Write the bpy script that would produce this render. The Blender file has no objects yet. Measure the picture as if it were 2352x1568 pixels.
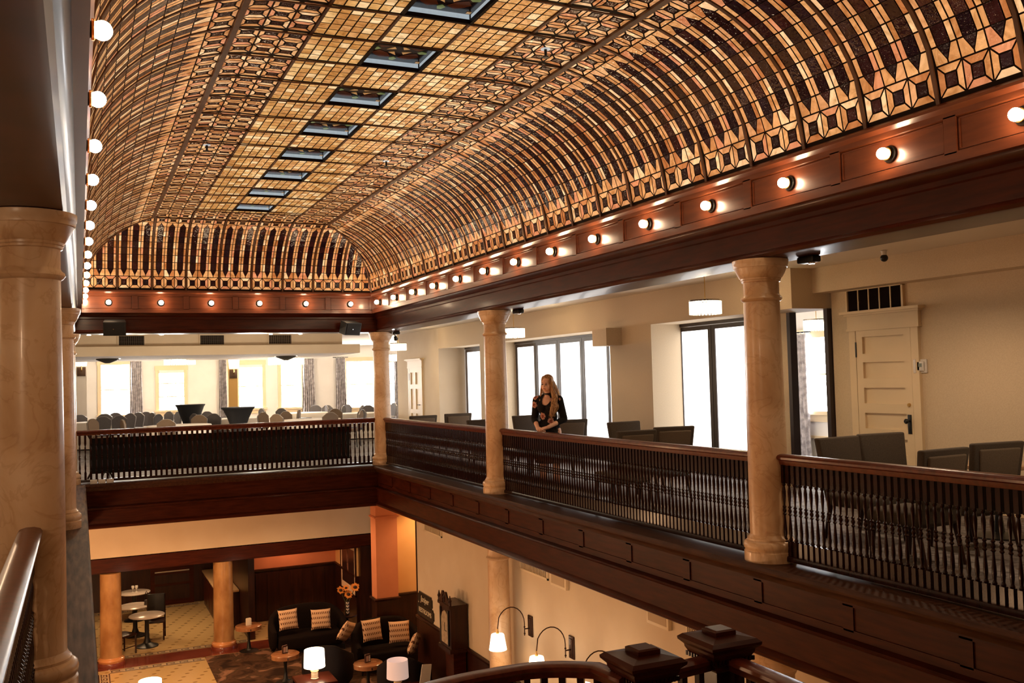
import bpy, bmesh, math, random
from mathutils import Vector, Matrix
random.seed(7)
PI = math.pi
SC = bpy.context.scene
COL = SC.collection

# ---------------------------------------------------------------- camera
FPX = 2181.02
CAM = Vector((-5.3994, -18.6110, 1.6967))
def _basis(yaw, pitch, roll):
    cy, sy, cp, sp = math.cos(yaw), math.sin(yaw), math.cos(pitch), math.sin(pitch)
    f = Vector((sy*cp, cy*cp, sp)); r = Vector((cy, -sy, 0)); u = r.cross(f)
    c, s = math.cos(roll), math.sin(roll)
    return c*r + s*u, -s*r + c*u, -f
CR, CU, CB = _basis(0.4283, 0.038, -0.0274)
cd = bpy.data.cameras.new('camera'); cam = bpy.data.objects.new('camera', cd); COL.objects.link(cam)
cd.sensor_width = 36.0; cd.lens = FPX/2352*36.0; cd.clip_start = 0.05; cd.clip_end = 200
cam.matrix_world = Matrix(((CR.x, CU.x, CB.x, CAM.x), (CR.y, CU.y, CB.y, CAM.y), (CR.z, CU.z, CB.z, CAM.z), (0, 0, 0, 1)))
SC.camera = cam
def _ray(px, py): return CR*((px-1176)/FPX) + CU*((784-py)/FPX) - CB
def at_x(px, py, X): d = _ray(px, py); return CAM + d*((X-CAM.x)/d.x)
def at_y(px, py, Y): d = _ray(px, py); return CAM + d*((Y-CAM.y)/d.y)
def at_z(px, py, Z): d = _ray(px, py); return CAM + d*((Z-CAM.z)/d.z)

# ---------------------------------------------------------------- look, world, exposure
vs = SC.view_settings
SC.display_settings.display_device = 'sRGB'
vs.view_transform = 'Standard'; vs.look = 'None'; vs.gamma = 1.0; vs.use_curve_mapping = False
vs.exposure = 1.5
w = bpy.data.worlds.new('world'); SC.world = w; w.use_nodes = True
bg = w.node_tree.nodes['Background']; bg.inputs[0].default_value = (0.85, 0.92, 1.0, 1); bg.inputs[1].default_value = 0.12
BULB_E, WIN_E, SCREEN_E, PEND_E, SHADE_E = 36.0, 11.0, 1.0, .75, 2.6
def area_light(name, loc, size, power, color, rot=(0, 0, 0), sy=None):
    l = bpy.data.lights.new(name, 'AREA'); l.energy = power; l.color = color; l.size = size
    if sy: l.shape = 'RECTANGLE'; l.size_y = sy
    o = bpy.data.objects.new(name, l); COL.objects.link(o); o.location = loc; o.rotation_euler = rot
    return o
def spot_light(name, loc, power, color, deg=100, radius=0.06):
    l = bpy.data.lights.new(name, 'SPOT'); l.energy = power; l.color = color; l.spot_size = math.radians(deg); l.spot_blend = 0.6; l.shadow_soft_size = radius
    o = bpy.data.objects.new(name, l); COL.objects.link(o); o.location = loc
    return o
WARM = (1.0, 0.60, 0.30)
# added fill lights without fixtures: spots under the ceilings, points in lobby and galleries
def point_light(name, loc, power, color, radius=.12):
    l = bpy.data.lights.new(name, 'POINT'); l.energy = power; l.color = color; l.shadow_soft_size = radius
    o = bpy.data.objects.new(name, l); COL.objects.link(o); o.location = loc; return o
for x, y in ((2.0, -14.0), (2.2, -11.2)): spot_light('downlight', (x, y, 3.02), 40, (1, .74, .48), 150, .12)
for x, y in ((-4.6, 3.6), (-1.6, 4.2), (-3.6, 13.6), (.2, 13.8), (4.6, 12.0)): point_light('far_gallery_lamp', (x, y, 1.9), 42, (1, .80, .56), .15)  # added fill brightening the far gallery, set apart from its pendants
for x, y in ((-4.5, 2.6), (-2.6, 2.6), (-.7, 2.6)): spot_light('downlight', (x, y, -0.86), 46, (1, .60, .30), 150, .12)
for x, y in ((-4.2, 8.2), (-3.0, 7.4)): spot_light('downlight', (x, y, -2.15), 30, (1, .64, .34), 150, .12)
spot_light('downlight', (-.5, 6.2, -2.15), 22, (1, .46, .22), 160, .12)
spot_light('downlight', (1.95, 1.7, -0.86), 46, (1, .62, .28), 140, .12)
for x, y in ((-7.4, -16.0), (-7.4, -10.0), (-7.4, -4.0)): point_light('gallery_lamp', (x, y, 2.2), 26, (1, .68, .42), .15)  # added fill to brighten the left columns, no fixture modelled
for y in (-14.0, -9.0, -4.0, 0.5): point_light('lobby_lamp', (-6.4, y, -1.7), {-14.0: 30, -9.0: 55, -4.0: 85, 0.5: 80}[y], (1, .58, .30), .2)  # added fill under the left gallery, brightening the lobby wall across
# ---------------------------------------------------------------- materials
MATS = {}
def mat(name, col, rough=0.5, metal=0.0, spec=0.5, emit=None, estr=0.0, noise=None, bump=0.0, bscale=200, coat=0.0, vec=None):
    if name in MATS: return MATS[name]
    m = bpy.data.materials.new(name); m.use_nodes = True; nt = m.node_tree; b = nt.nodes['Principled BSDF']
    b.inputs['Base Color'].default_value = (*col, 1); b.inputs['Roughness'].default_value = rough
    b.inputs['Metallic'].default_value = metal; b.inputs['Specular IOR Level'].default_value = spec
    b.inputs['Coat Weight'].default_value = coat; b.inputs['Coat Roughness'].default_value = 0.12
    if emit: b.inputs['Emission Color'].default_value = (*emit, 1); b.inputs['Emission Strength'].default_value = estr
    tc = nt.nodes.new('ShaderNodeTexCoord'); mp = nt.nodes.new('ShaderNodeMapping'); nt.links.new(tc.outputs['Object'], mp.inputs['Vector'])
    if noise:   # (second colour, scale, detail, stretch)
        c2, sc, det, st = noise
        mp.inputs['Scale'].default_value = st
        n = nt.nodes.new('ShaderNodeTexNoise'); n.inputs['Scale'].default_value = sc; n.inputs['Detail'].default_value = det
        r = nt.nodes.new('ShaderNodeValToRGB'); r.color_ramp.elements[0].color = (*col, 1); r.color_ramp.elements[1].color = (*c2, 1)
        r.color_ramp.elements[0].position = 0.35; r.color_ramp.elements[1].position = 0.65
        nt.links.new(mp.outputs[0], n.inputs['Vector']); nt.links.new(n.outputs['Fac'], r.inputs[0]); nt.links.new(r.outputs[0], b.inputs['Base Color'])
    if bump:
        n2 = nt.nodes.new('ShaderNodeTexNoise'); n2.inputs['Scale'].default_value = bscale; n2.inputs['Detail'].default_value = 2
        bp = nt.nodes.new('ShaderNodeBump'); bp.inputs['Strength'].default_value = bump; bp.inputs['Distance'].default_value = 0.01
        nt.links.new(tc.outputs['Object'], n2.inputs['Vector']); nt.links.new(n2.outputs['Fac'], bp.inputs['Height']); nt.links.new(bp.outputs[0], b.inputs['Normal'])
    MATS[name] = m
    return m
def ramp_mat(name, rough, build, spec=0.5, coat=0.0):
    if name in MATS: return MATS[name]
    m = bpy.data.materials.new(name); m.use_nodes = True; nt = m.node_tree; b = nt.nodes['Principled BSDF']
    b.inputs['Roughness'].default_value = rough; b.inputs['Specular IOR Level'].default_value = spec; b.inputs['Coat Weight'].default_value = coat
    build(nt, b); MATS[name] = m; return m
def N(nt, t, **kw):
    n = nt.nodes.new(t)
    for k, v in kw.items():
        if hasattr(n, k): setattr(n, k, v)
        else: n.inputs[k.replace('_', ' ')].default_value = v
    return n
def ramp(nt, stops):
    r = nt.nodes.new('ShaderNodeValToRGB'); e = r.color_ramp.elements
    while len(e) < len(stops): e.new(0.5)
    for q, (p, c) in zip(e, stops): q.position = p; q.color = (*c, 1)
    return r

WOOD = mat('mahogany', (.034, .0058, .0022), .34, spec=.14, noise=((.062, .0105, .0038), 3.0, 6, (1, 1, 9)), coat=.10)
FASC = mat('dark_fascia_wood', (.030, .0055, .0020), .36, spec=.07, noise=((.055, .0105, .0038), 3.0, 6, (1, 1, 9)), coat=.02)
WOODL = mat('mahogany_frieze', (.115, .026, .010), .30, noise=((.17, .044, .016), 2.5, 6, (1, 1, 8)), coat=.25)
RAILW = mat('handrail_wood', (.066, .0115, .0055), .33, spec=.25, noise=((.11, .022, .010), 4, 6, (6, 1, 6)), coat=.06)
BALW = mat('baluster_wood', (.013, .0028, .0015), .26, spec=.16, noise=((.024, .0052, .0026), 6, 3, (3, 3, 1)), coat=.06)
LEDGE = mat('ledge_wood', (.030, .009, .004), .45, spec=.12, noise=((.060, .022, .011), 6, 8, (4, .6, 4)))
LEDGEG = mat('worn_ledge_wood', (.045, .024, .017), .55, spec=.08, noise=((.15, .085, .055), 5, 8, (5, .4, 5)))
DARKW = mat('wainscot_wood', (.018, .0045, .0022), .36, spec=.3, noise=((.038, .010, .0045), 2.5, 5, (6, 6, .6)), coat=.1)
WALL = mat('plaster_wall', (.62, .50, .36), .85, noise=((.66, .545, .405), 1.5, 3, (1, 1, 1)), bump=.05, bscale=60)
WALLR = mat('woven_wallcovering', (.60, .47, .32), .8, noise=((.66, .53, .37), 90, 2, (1, 1, 1)), bump=.06, bscale=150)
WHITE = mat('white_paint_wall', (.74, .70, .66), .8, noise=((.78, .74, .70), 2, 3, (1, 1, 1)))
CEIL = mat('ceiling_paint', (.72, .62, .48), .85, noise=((.75, .65, .51), 1, 2, (1, 1, 1)))
TRIMW = mat('cream_trim_paint', (.74, .58, .37), .5, noise=((.76, .60, .39), 2, 2, (1, 1, 1)))
ORANGE = mat('terracotta_wall', (.56, .20, .095), .8, noise=((.62, .23, .11), 2, 3, (1, 1, 1)))
ORANGEL = mat('amber_wall', (.75, .43, .17), .8, noise=((.78, .47, .2), 2, 3, (1, 1, 1)))
BLACK = mat('black_metal', (.012, .011, .011), .4, metal=.3)
BLACKP = mat('black_plastic', (.010, .010, .011), .45, bump=.05)
BRASS = mat('brass', (.62, .40, .14), .3, metal=1)
CHROME = mat('chrome', (.7, .7, .72), .15, metal=1)
LINEN = mat('white_linen', (.82, .77, .72), .85, bump=.05, bscale=30)
UPH = mat('taupe_upholstery', (.052, .037, .026), .85, noise=((.072, .053, .038), 120, 2, (1, 1, 1)), bump=.1)
UPHL = mat('taupe_panel_upholstery', (.11, .080, .054), .85, noise=((.14, .10, .07), 120, 2, (1, 1, 1)), bump=.1)
BANQ = mat('grey_chair_fabric', (.085, .078, .085), .8, noise=((.12, .11, .115), 100, 2, (1, 1, 1)), bump=.05)
BANQF = mat('brown_chair_fabric', (.17, .115, .075), .8, noise=((.21, .145, .1), 100, 2, (1, 1, 1)), bump=.05)  # same grey fabric with warm light mixed into its colour
BANQE = mat('silver_chair_piping', (.4, .39, .40), .4, metal=.6)
SOFA = mat('charcoal_sofa_fabric', (.0075, .0042, .0035), .9, spec=.08, noise=((.012, .0068, .0055), 90, 2, (1, 1, 1)), bump=.08)
SOFAG = mat('grey_armchair_fabric', (.013, .009, .009), .9, spec=.08, noise=((.019, .014, .014), 90, 2, (1, 1, 1)), bump=.08)
LEAD = mat('lead_came', (.012, .005, .003), .6, spec=.1)
RIB = mat('brass_rib', (.085, .036, .015), .4, spec=.3, noise=((.13, .056, .026), 8, 3, (1, 1, 1)))
GREYGLASS = mat('grey_glass', (.34, .40, .44), .25, emit=(.30, .36, .40), estr=.35, noise=((.42, .48, .52), 6, 4, (4, 1, 1)))
def _marble(nt, b):
    tc = N(nt, 'ShaderNodeTexCoord')
    n = N(nt, 'ShaderNodeTexNoise', Scale=1.7, Detail=7.0, Distortion=1.2)
    v = N(nt, 'ShaderNodeTexNoise', Scale=2.6, Detail=9.0, Distortion=2.0)
    nt.links.new(tc.outputs['Object'], n.inputs['Vector']); nt.links.new(tc.outputs['Object'], v.inputs['Vector'])
    r = ramp(nt, [(.30, (.46, .275, .145)), (.5, (.60, .395, .235)), (.68, (.70, .51, .35))])
    nt.links.new(n.outputs['Fac'], r.inputs[0])
    q = ramp(nt, [(.470, (1, 1, 1)), (.498, (.87, .82, .77)), (.502, (.87, .82, .77)), (.530, (1, 1, 1))])
    nt.links.new(v.outputs['Fac'], q.inputs[0])
    mx = N(nt, 'ShaderNodeMix', data_type='RGBA', blend_type='MULTIPLY'); mx.inputs['Factor'].default_value = 1
    nt.links.new(r.outputs[0], mx.inputs[6]); nt.links.new(q.outputs[0], mx.inputs[7]); nt.links.new(mx.outputs[2], b.inputs['Base Color'])
MARBLE = ramp_mat('cream_marble', .32, _marble, coat=.08)
MARBLED = mat('amber_mottled_marble', (.30, .135, .045), .3, noise=((.52, .29, .12), 3.2, 8, (1, 1, .6)), coat=.15)
def _carpet(nt, b):
    tc = N(nt, 'ShaderNodeTexCoord'); n = N(nt, 'ShaderNodeTexNoise', Scale=5.0, Detail=6.0, Distortion=1.5)
    nt.links.new(tc.outputs['Object'], n.inputs['Vector'])
    r = ramp(nt, [(.36, (.05, .036, .030)), (.46, (.125, .105, .10)), (.55, (.185, .165, .16)), (.66, (.09, .054, .036))])
    nt.links.new(n.outputs['Fac'], r.inputs[0]); nt.links.new(r.outputs[0], b.inputs['Base Color'])
CARPET = ramp_mat('patterned_carpet', .7, _carpet)
def _rug(nt, b):
    tc = N(nt, 'ShaderNodeTexCoord'); n = N(nt, 'ShaderNodeTexNoise', Scale=2.3, Detail=8.0, Distortion=.6)
    nt.links.new(tc.outputs['Object'], n.inputs['Vector'])
    r = ramp(nt, [(.38, (.028, .014, .009)), (.48, (.085, .042, .024)), (.56, (.055, .032, .018)), (.64, (.24, .125, .08))])
    nt.links.new(n.outputs['Fac'], r.inputs[0]); nt.links.new(r.outputs[0], b.inputs['Base Color'])
RUG = ramp_mat('floral_rug', .95, _rug, spec=.1)
def _tile(nt, b):
    tc = N(nt, 'ShaderNodeTexCoord'); mp = N(nt, 'ShaderNodeMapping'); nt.links.new(tc.outputs['Object'], mp.inputs['Vector'])
    vo = N(nt, 'ShaderNodeTexVoronoi', Scale=42.0, Randomness=0.15); nt.links.new(mp.outputs[0], vo.inputs['Vector'])
    r = ramp(nt, [(.0, (.60, .42, .19)), (.62, (.66, .47, .22)), (.8, (.40, .27, .12))]); nt.links.new(vo.outputs['Distance'], r.inputs[0])
    v2 = N(nt, 'ShaderNodeTexVoronoi', Scale=2.6, Randomness=0.0); m2 = N(nt, 'ShaderNodeMapping'); m2.inputs['Scale'].default_value = (1, 1.7, 0); m2.inputs['Rotation'].default_value = (0, 0, .25)
    nt.links.new(tc.outputs['Object'], m2.inputs['Vector']); nt.links.new(m2.outputs[0], v2.inputs['Vector'])
    q = ramp(nt, [(.10, (.42, .34, .25)), (.15, (1, 1, 1))]); nt.links.new(v2.outputs['Distance'], q.inputs[0])
    mx = N(nt, 'ShaderNodeMix', data_type='RGBA', blend_type='MULTIPLY'); mx.inputs['Factor'].default_value = 1
    nt.links.new(r.outputs[0], mx.inputs[6]); nt.links.new(q.outputs[0], mx.inputs[7]); nt.links.new(mx.outputs[2], b.inputs['Base Color'])
TILE = ramp_mat('mosaic_tile', .22, _tile, coat=.3)
REDST = mat('red_stone', (.15, .028, .016), .18, noise=((.22, .05, .03), 3, 5, (1, 1, 1)), coat=.4)
KEYL = mat('pale_mosaic', (.55, .42, .26), .3); KEYD = mat('dark_mosaic', (.06, .03, .02), .3)
def _cushion(nt, b):
    tc = N(nt, 'ShaderNodeTexCoord'); sp = N(nt, 'ShaderNodeSeparateXYZ'); nt.links.new(tc.outputs['Object'], sp.inputs[0])
    def m(op, a, v=None, **k):
        q = N(nt, 'ShaderNodeMath', operation=op); nt.links.new(a, q.inputs[0])
        if v is not None:
            if isinstance(v, float): q.inputs[1].default_value = v
            else: nt.links.new(v, q.inputs[1])
        return q.outputs[0]
    rows = m('MULTIPLY', sp.outputs[2], 58.0); cols = m('MULTIPLY', sp.outputs[0], 150.0)
    a = m('SINE', rows); c = m('SINE', m('ADD', cols, m('MULTIPLY', rows, .5)))
    f = m('MULTIPLY', m('GREATER_THAN', a, .1), m('GREATER_THAN', c, .0))
    mx = N(nt, 'ShaderNodeMix', data_type='RGBA'); nt.links.new(f, mx.inputs['Factor'])
    mx.inputs[6].default_value = (.64, .42, .27, 1); mx.inputs[7].default_value = (.13, .055, .03, 1); nt.links.new(mx.outputs[2], b.inputs['Base Color'])
CUSH = ramp_mat('zigzag_cushion', .9, _cushion, spec=.1)
def _curtain(nt, b):
    tc = N(nt, 'ShaderNodeTexCoord'); n = N(nt, 'ShaderNodeTexNoise', Scale=9.0, Detail=6.0); nt.links.new(tc.outputs['Object'], n.inputs['Vector'])
    r = ramp(nt, [(.38, (.30, .275, .29)), (.62, (.60, .56, .58))]); nt.links.new(n.outputs['Fac'], r.inputs[0]); nt.links.new(r.outputs[0], b.inputs['Base Color'])
CURT = ramp_mat('grey_curtain', .85, _curtain, spec=.2)
def _glass(nt, b):
    at = N(nt, 'ShaderNodeAttribute', attribute_name='pane'); tc = N(nt, 'ShaderNodeTexCoord')
    n = N(nt, 'ShaderNodeTexNoise', Scale=7.0, Detail=5.0, Distortion=1.5); nt.links.new(tc.outputs['Object'], n.inputs['Vector'])
    r = ramp(nt, [(.3, (.66, .55, .42)), (.5, (.95, .92, .88)), (.7, (1.18, 1.22, 1.3))]); nt.links.new(n.outputs['Fac'], r.inputs[0])
    mx = N(nt, 'ShaderNodeMix', data_type='RGBA', blend_type='MULTIPLY'); mx.inputs['Factor'].default_value = 1
    nt.links.new(at.outputs['Color'], mx.inputs[6]); nt.links.new(r.outputs[0], mx.inputs[7])
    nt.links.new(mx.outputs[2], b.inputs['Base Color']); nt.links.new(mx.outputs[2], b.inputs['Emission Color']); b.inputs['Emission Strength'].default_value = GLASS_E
    n2 = N(nt, 'ShaderNodeTexNoise', Scale=32.0, Detail=2.0); nt.links.new(tc.outputs['Object'], n2.inputs['Vector'])
    bp = N(nt, 'ShaderNodeBump', Strength=.55, Distance=.01); nt.links.new(n2.outputs['Fac'], bp.inputs['Height']); nt.links.new(bp.outputs[0], b.inputs['Normal'])
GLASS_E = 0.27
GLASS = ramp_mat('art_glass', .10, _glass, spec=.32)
def emitter(name, col, strength, base=(.8, .75, .68)):
    return mat(name, base, .5, emit=col, estr=strength)
BULB = emitter('lit_bulb', (1, .74, .46), BULB_E)
PANE = emitter('daylight_pane', (.95, .97, 1.0), WIN_E)
FROST = emitter('frosted_pane', (1, .975, .95), SCREEN_E)
PEND = emitter('lit_crystal_shade', (1, .86, .62), PEND_E)
SHADE = emitter('lit_lamp_shade', (1, .80, .56), SHADE_E)
SHADED = emitter('dim_lamp_shade', (1, .72, .62), .14, (.72, .58, .53))  # unlit shade given a faint painted-in glow
SKIN = mat('skin', (.76, .43, .31), .5, noise=((.79, .46, .34), 20, 2, (1, 1, 1)))

# ---------------------------------------------------------------- mesh helpers
class MB:
    def __init__(s): s.v = []; s.f = []; s.mi = []; s.m = 0
    def add(s, vs_, fs, flip=False):
        o = len(s.v); s.v += [tuple(p) for p in vs_]
        for f in fs: s.f.append([i+o for i in (reversed(f) if flip else f)]); s.mi.append(s.m)
        return s
    def box(s, a, b):
        x0, y0, z0 = (min(p, q) for p, q in zip(a, b)); x1, y1, z1 = (max(p, q) for p, q in zip(a, b))
        return s.add([(x0, y0, z0), (x1, y0, z0), (x1, y1, z0), (x0, y1, z0), (x0, y0, z1), (x1, y0, z1), (x1, y1, z1), (x0, y1, z1)],
              [(3, 2, 1, 0), (4, 5, 6, 7), (0, 1, 5, 4), (1, 2, 6, 5), (2, 3, 7, 6), (3, 0, 4, 7)])
    def rbox(s, a, b, r=.02):   # box with chamfered edges
        lo = [min(p, q) for p, q in zip(a, b)]; hi = [max(p, q) for p, q in zip(a, b)]
        r = min(r, *[(h-l)*.49 for l, h in zip(lo, hi)])
        bm = bmesh.new(); bmesh.ops.create_cube(bm, size=1)
        for v in bm.verts: v.co = Vector([(l+h)/2+c*(h-l) for l, h, c in zip(lo, hi, v.co)])
        bmesh.ops.bevel(bm, geom=list(bm.edges), offset=r, segments=3, profile=.5, affect='EDGES')
        return s.bm(bm)
    def bm(s, bm, M=None):
        bm.verts.ensure_lookup_table()
        if M is not None: bm.transform(M)
        s.add([v.co[:] for v in bm.verts], [[v.index for v in f.verts] for f in bm.faces]); bm.free(); return s
    def prism(s, pts, z0, z1, axis='z'):   # polygon pts (2D) extruded along an axis
        n = len(pts)
        def P(p, t): return {'z': (p[0], p[1], t), 'x': (t, p[0], p[1]), 'y': (p[0], t, p[1])}[axis]
        fs = [list(range(n))[::-1], [n+i for i in range(n)]] + [[i, (i+1) % n, n+(i+1) % n, n+i] for i in range(n)]
        return s.add([P(p, z0) for p in pts]+[P(p, z1) for p in pts], fs, flip=(axis == 'y'))
    def lathe(s, prof, c=(0, 0, 0), n=24, cap=True, ax=None):   # prof [(r,z)]
        vs_ = []; fs = []
        for r, z in prof:
            for i in range(n): a = 2*PI*i/n; vs_.append(Vector((r*math.cos(a), r*math.sin(a), z)))
        for k in range(len(prof)-1):
            for i in range(n): j = (i+1) % n; fs.append([k*n+i, k*n+j, (k+1)*n+j, (k+1)*n+i])
        if cap: fs.append(list(range(n))[::-1]); fs.append([(len(prof)-1)*n+i for i in range(n)])
        if ax is not None:
            q = Vector((0, 0, 1)).rotation_difference(Vector(ax)); vs_ = [q @ v for v in vs_]
        return s.add([v+Vector(c) for v in vs_], fs)
    def tube(s, pts, r, n=8, cap=True):
        pts = [Vector(p) for p in pts]; rs = r if isinstance(r, (list, tuple)) else [r]*len(pts)
        vs_ = []; fs = []; up = None
        for i, p in enumerate(pts):
            t = (pts[min(i+1, len(pts)-1)]-pts[max(i-1, 0)]).normalized()
            if up is None: up = t.orthogonal().normalized()
            up = (up - t*up.dot(t)).normalized(); sd = t.cross(up)
            for k in range(n): a = 2*PI*k/n; vs_.append(p+(up*math.cos(a)+sd*math.sin(a))*rs[i])
        for i in range(len(pts)-1):
            for k in range(n): j = (k+1) % n; fs.append([i*n+k, i*n+j, (i+1)*n+j, (i+1)*n+k])
        if cap: fs.append(list(range(n))[::-1]); fs.append([(len(pts)-1)*n+k for k in range(n)])
        return s.add(vs_, fs)
    def sweep(s, path, sec, closed_sec=True):   # path of points in plan, sec [(offset to the left of travel, z)]
        path = [Vector(p) for p in path]; n = len(sec); vs_ = []; fs = []
        for i, p in enumerate(path):
            d0 = (path[i]-path[i-1]) if i else path[1]-path[0]; d1 = (path[i+1]-path[i]) if i < len(path)-1 else d0
            n0 = Vector((-d0.y, d0.x, 0)).normalized(); n1 = Vector((-d1.y, d1.x, 0)).normalized()
            b = (n0+n1); b = b/ max(.2, b.dot(n0)) if b.length > 1e-6 else n0
            for o, z in sec: vs_.append(p+b*o+Vector((0, 0, z)))
        m = n if closed_sec else n-1
        for i in range(len(path)-1):
            for k in range(m): j = (k+1) % n; fs.append([i*n+k, i*n+j, (i+1)*n+j, (i+1)*n+k])
        if closed_sec: fs.append(list(range(n))[::-1]); fs.append([(len(path)-1)*n+k for k in range(n)])
        return s.add(vs_, fs, flip=True)
    def ell(s, c, r, n=16, m=10, M=None):
        vs_ = []; fs = []
        for k in range(m+1):
            th = PI*k/m
            for i in range(n): a = 2*PI*i/n; vs_.append(Vector((r[0]*math.sin(th)*math.cos(a), r[1]*math.sin(th)*math.sin(a), -r[2]*math.cos(th))))
        for k in range(m):
            for i in range(n): j = (i+1) % n; fs.append([k*n+i, k*n+j, (k+1)*n+j, (k+1)*n+i])
        if M is not None: vs_ = [M @ v for v in vs_]
        return s.add([v+Vector(c) for v in vs_], fs)
    def build(s, name, m, parent=None, loc=None, smooth=True, ang=40):
        me = bpy.data.meshes.new(name); me.from_pydata(s.v, [], s.f); me.validate(clean_customdata=False)
        for q in (m if isinstance(m, (list, tuple)) else [m]): me.materials.append(q)
        if isinstance(m, (list, tuple)): me.polygons.foreach_set('material_index', s.mi)
        if smooth:
            me.polygons.foreach_set('use_smooth', [True]*len(me.polygons)); me.set_sharp_from_angle(angle=math.radians(ang))
        me.update()
        o = bpy.data.objects.new(name, me); COL.objects.link(o)
        if parent: o.parent = parent
        if loc is not None: o.location = loc
        return o
def tag(o, label, cat, group=None, kind='thing'):
    o['label'] = label; o['category'] = cat; o['kind'] = kind
    if group: o['group'] = group
    return o
def thing(name, label, cat, loc=(0, 0, 0), rz=0, group=None):
    o = bpy.data.objects.new(name, None); COL.objects.link(o); o.location = loc; o.rotation_euler = (0, 0, rz); o.empty_display_size = .1
    return tag(o, label, cat, group)
def struct(o, label=None):
    o['kind'] = 'structure'
    if label: o['label'] = label
    return o
def children(o): return [c for c in bpy.data.objects if c.parent == o]
KIDS = {}
def dup(root, loc, rz=None, label=None, group=None, lights=False):
    if root.name not in KIDS: KIDS[root.name] = [(c, children(c)) for c in children(root)]
    r = root.copy(); COL.objects.link(r); r.location = loc
    if rz is not None: r.rotation_euler = (0, 0, rz)
    if label: r['label'] = label
    if group: r['group'] = group
    for ch, gs in KIDS[root.name]:
        c = ch.copy(); COL.objects.link(c); c.parent = r
        for g in gs: d = g.copy(); COL.objects.link(d); d.parent = c
    return r
def text_mesh(name, body, size, m, parent, M, shear=0.0, ext=.003):
    cu = bpy.data.curves.new(name, 'FONT'); cu.body = body; cu.size = size; cu.align_x = 'CENTER'; cu.align_y = 'CENTER'; cu.extrude = ext; cu.shear = shear
    t = bpy.data.objects.new(name+'_curve', cu); COL.objects.link(t)
    dg = bpy.context.evaluated_depsgraph_get(); me = bpy.data.meshes.new_from_object(t.evaluated_get(dg)); bpy.data.objects.remove(t)
    me.name = name; me.materials.clear(); me.materials.append(m); me.transform(M)
    o = bpy.data.objects.new(name, me); COL.objects.link(o); o.parent = parent; return o
ORD = 'first second third fourth fifth sixth seventh eighth ninth tenth eleventh twelfth thirteenth fourteenth fifteenth sixteenth'.split()

# ---------------------------------------------------------------- dimensions (metres, gallery floor z = 0)
W = 5.35                    # clear width of the light well between the frieze faces, x from -W to 0
NEAR = -21.0                # near end of the well
ZB, ZF0, ZF1 = 2.70, 3.07, 3.47      # underside of beam, frieze bottom and top
GF = -4.5                   # ground floor
CX = .25                    # column centre line behind the frieze face
COLY = (.25, -5.62, -11.72, -17.8)
BAY = 1.08; BAYB = W/6

# ================================================================ SETTING: floors, ceilings
struct(MB().box((1.0, NEAR, -.12), (9, 18, 0)).build('floor', CARPET, smooth=False), 'patterned carpet of the right gallery')
struct(MB().box((-9, .5, -.121), (1.0, 18, -.001)).build('floor', CARPET, smooth=False), 'patterned carpet of the far gallery')
struct(MB().box((-9, NEAR, -.12), (-W-.5, .5, -.002)).build('floor', CARPET, smooth=False), 'patterned carpet of the left gallery')
struct(MB().box((-9, NEAR, GF-.1), (3, 4.42, GF)).build('floor', TILE, smooth=False), 'yellow mosaic tile floor of the lobby')
struct(MB().box((-9, 5.18, GF-.1), (3, 12, GF)).build('floor', TILE, smooth=False), 'yellow mosaic tile floor behind the lobby columns')
struct(MB().box((-9, 4.42, GF-.1), (3, 5.18, GF)).build('trim_1', REDST, smooth=False), 'polished red stone band between the tiled floors')
struct(MB().box((.55, NEAR, 3.08), (9, 18, 3.2)).build('ceiling', CEIL, smooth=False), 'cream ceiling over the right gallery')
struct(MB().box((-9, .55, 3.081), (.55, 18, 3.2)).build('ceiling', CEIL, smooth=False), 'cream ceiling over the far gallery')
struct(MB().box((-9, NEAR, 3.079), (-W-.55, .55, 3.2)).build('ceiling', CEIL, smooth=False), 'ceiling over the left gallery')
struct(MB().box((.1, NEAR, -.80), (3, 4.7, -.70)).build('ceiling', CEIL, smooth=False), 'ceiling under the right gallery')
struct(MB().box((-9, .1, -.801), (.1, 4.7, -.70)).build('ceiling', CEIL, smooth=False), 'ceiling under the far gallery')
struct(MB().box((-9, NEAR, -.80), (-W-.1, .1, -.70)).build('ceiling', CEIL, smooth=False), 'ceiling under the left gallery')
struct(MB().box((-9, 5.3, -2.1), (3, 12, -2.0)).build('ceiling', CEIL, smooth=False), 'low ceiling behind the lobby beam')
# enclosing walls
struct(MB().box((-9.1, NEAR, GF), (-9, 18, 3.2)).build('wall_left', WALL, smooth=False))
struct(MB().box((-9, NEAR-.1, GF), (9, NEAR, 6)).build('wall_near', WALL, smooth=False))
struct(MB().box((-9, 11.9, GF), (3, 12, -.8)).build('wall_lobby_far', DARKW, smooth=False))

# ---- ledges and fascias round the well
def ledge(path, name, m, label):
    o = MB().sweep(path, [(0, 0), (0, -.035), (.03, -.06), (.06, -.06), (.06, -.10), (.6, -.10), (.6, 0)]).build(name, m, ang=30); struct(o, label); return o

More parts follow.
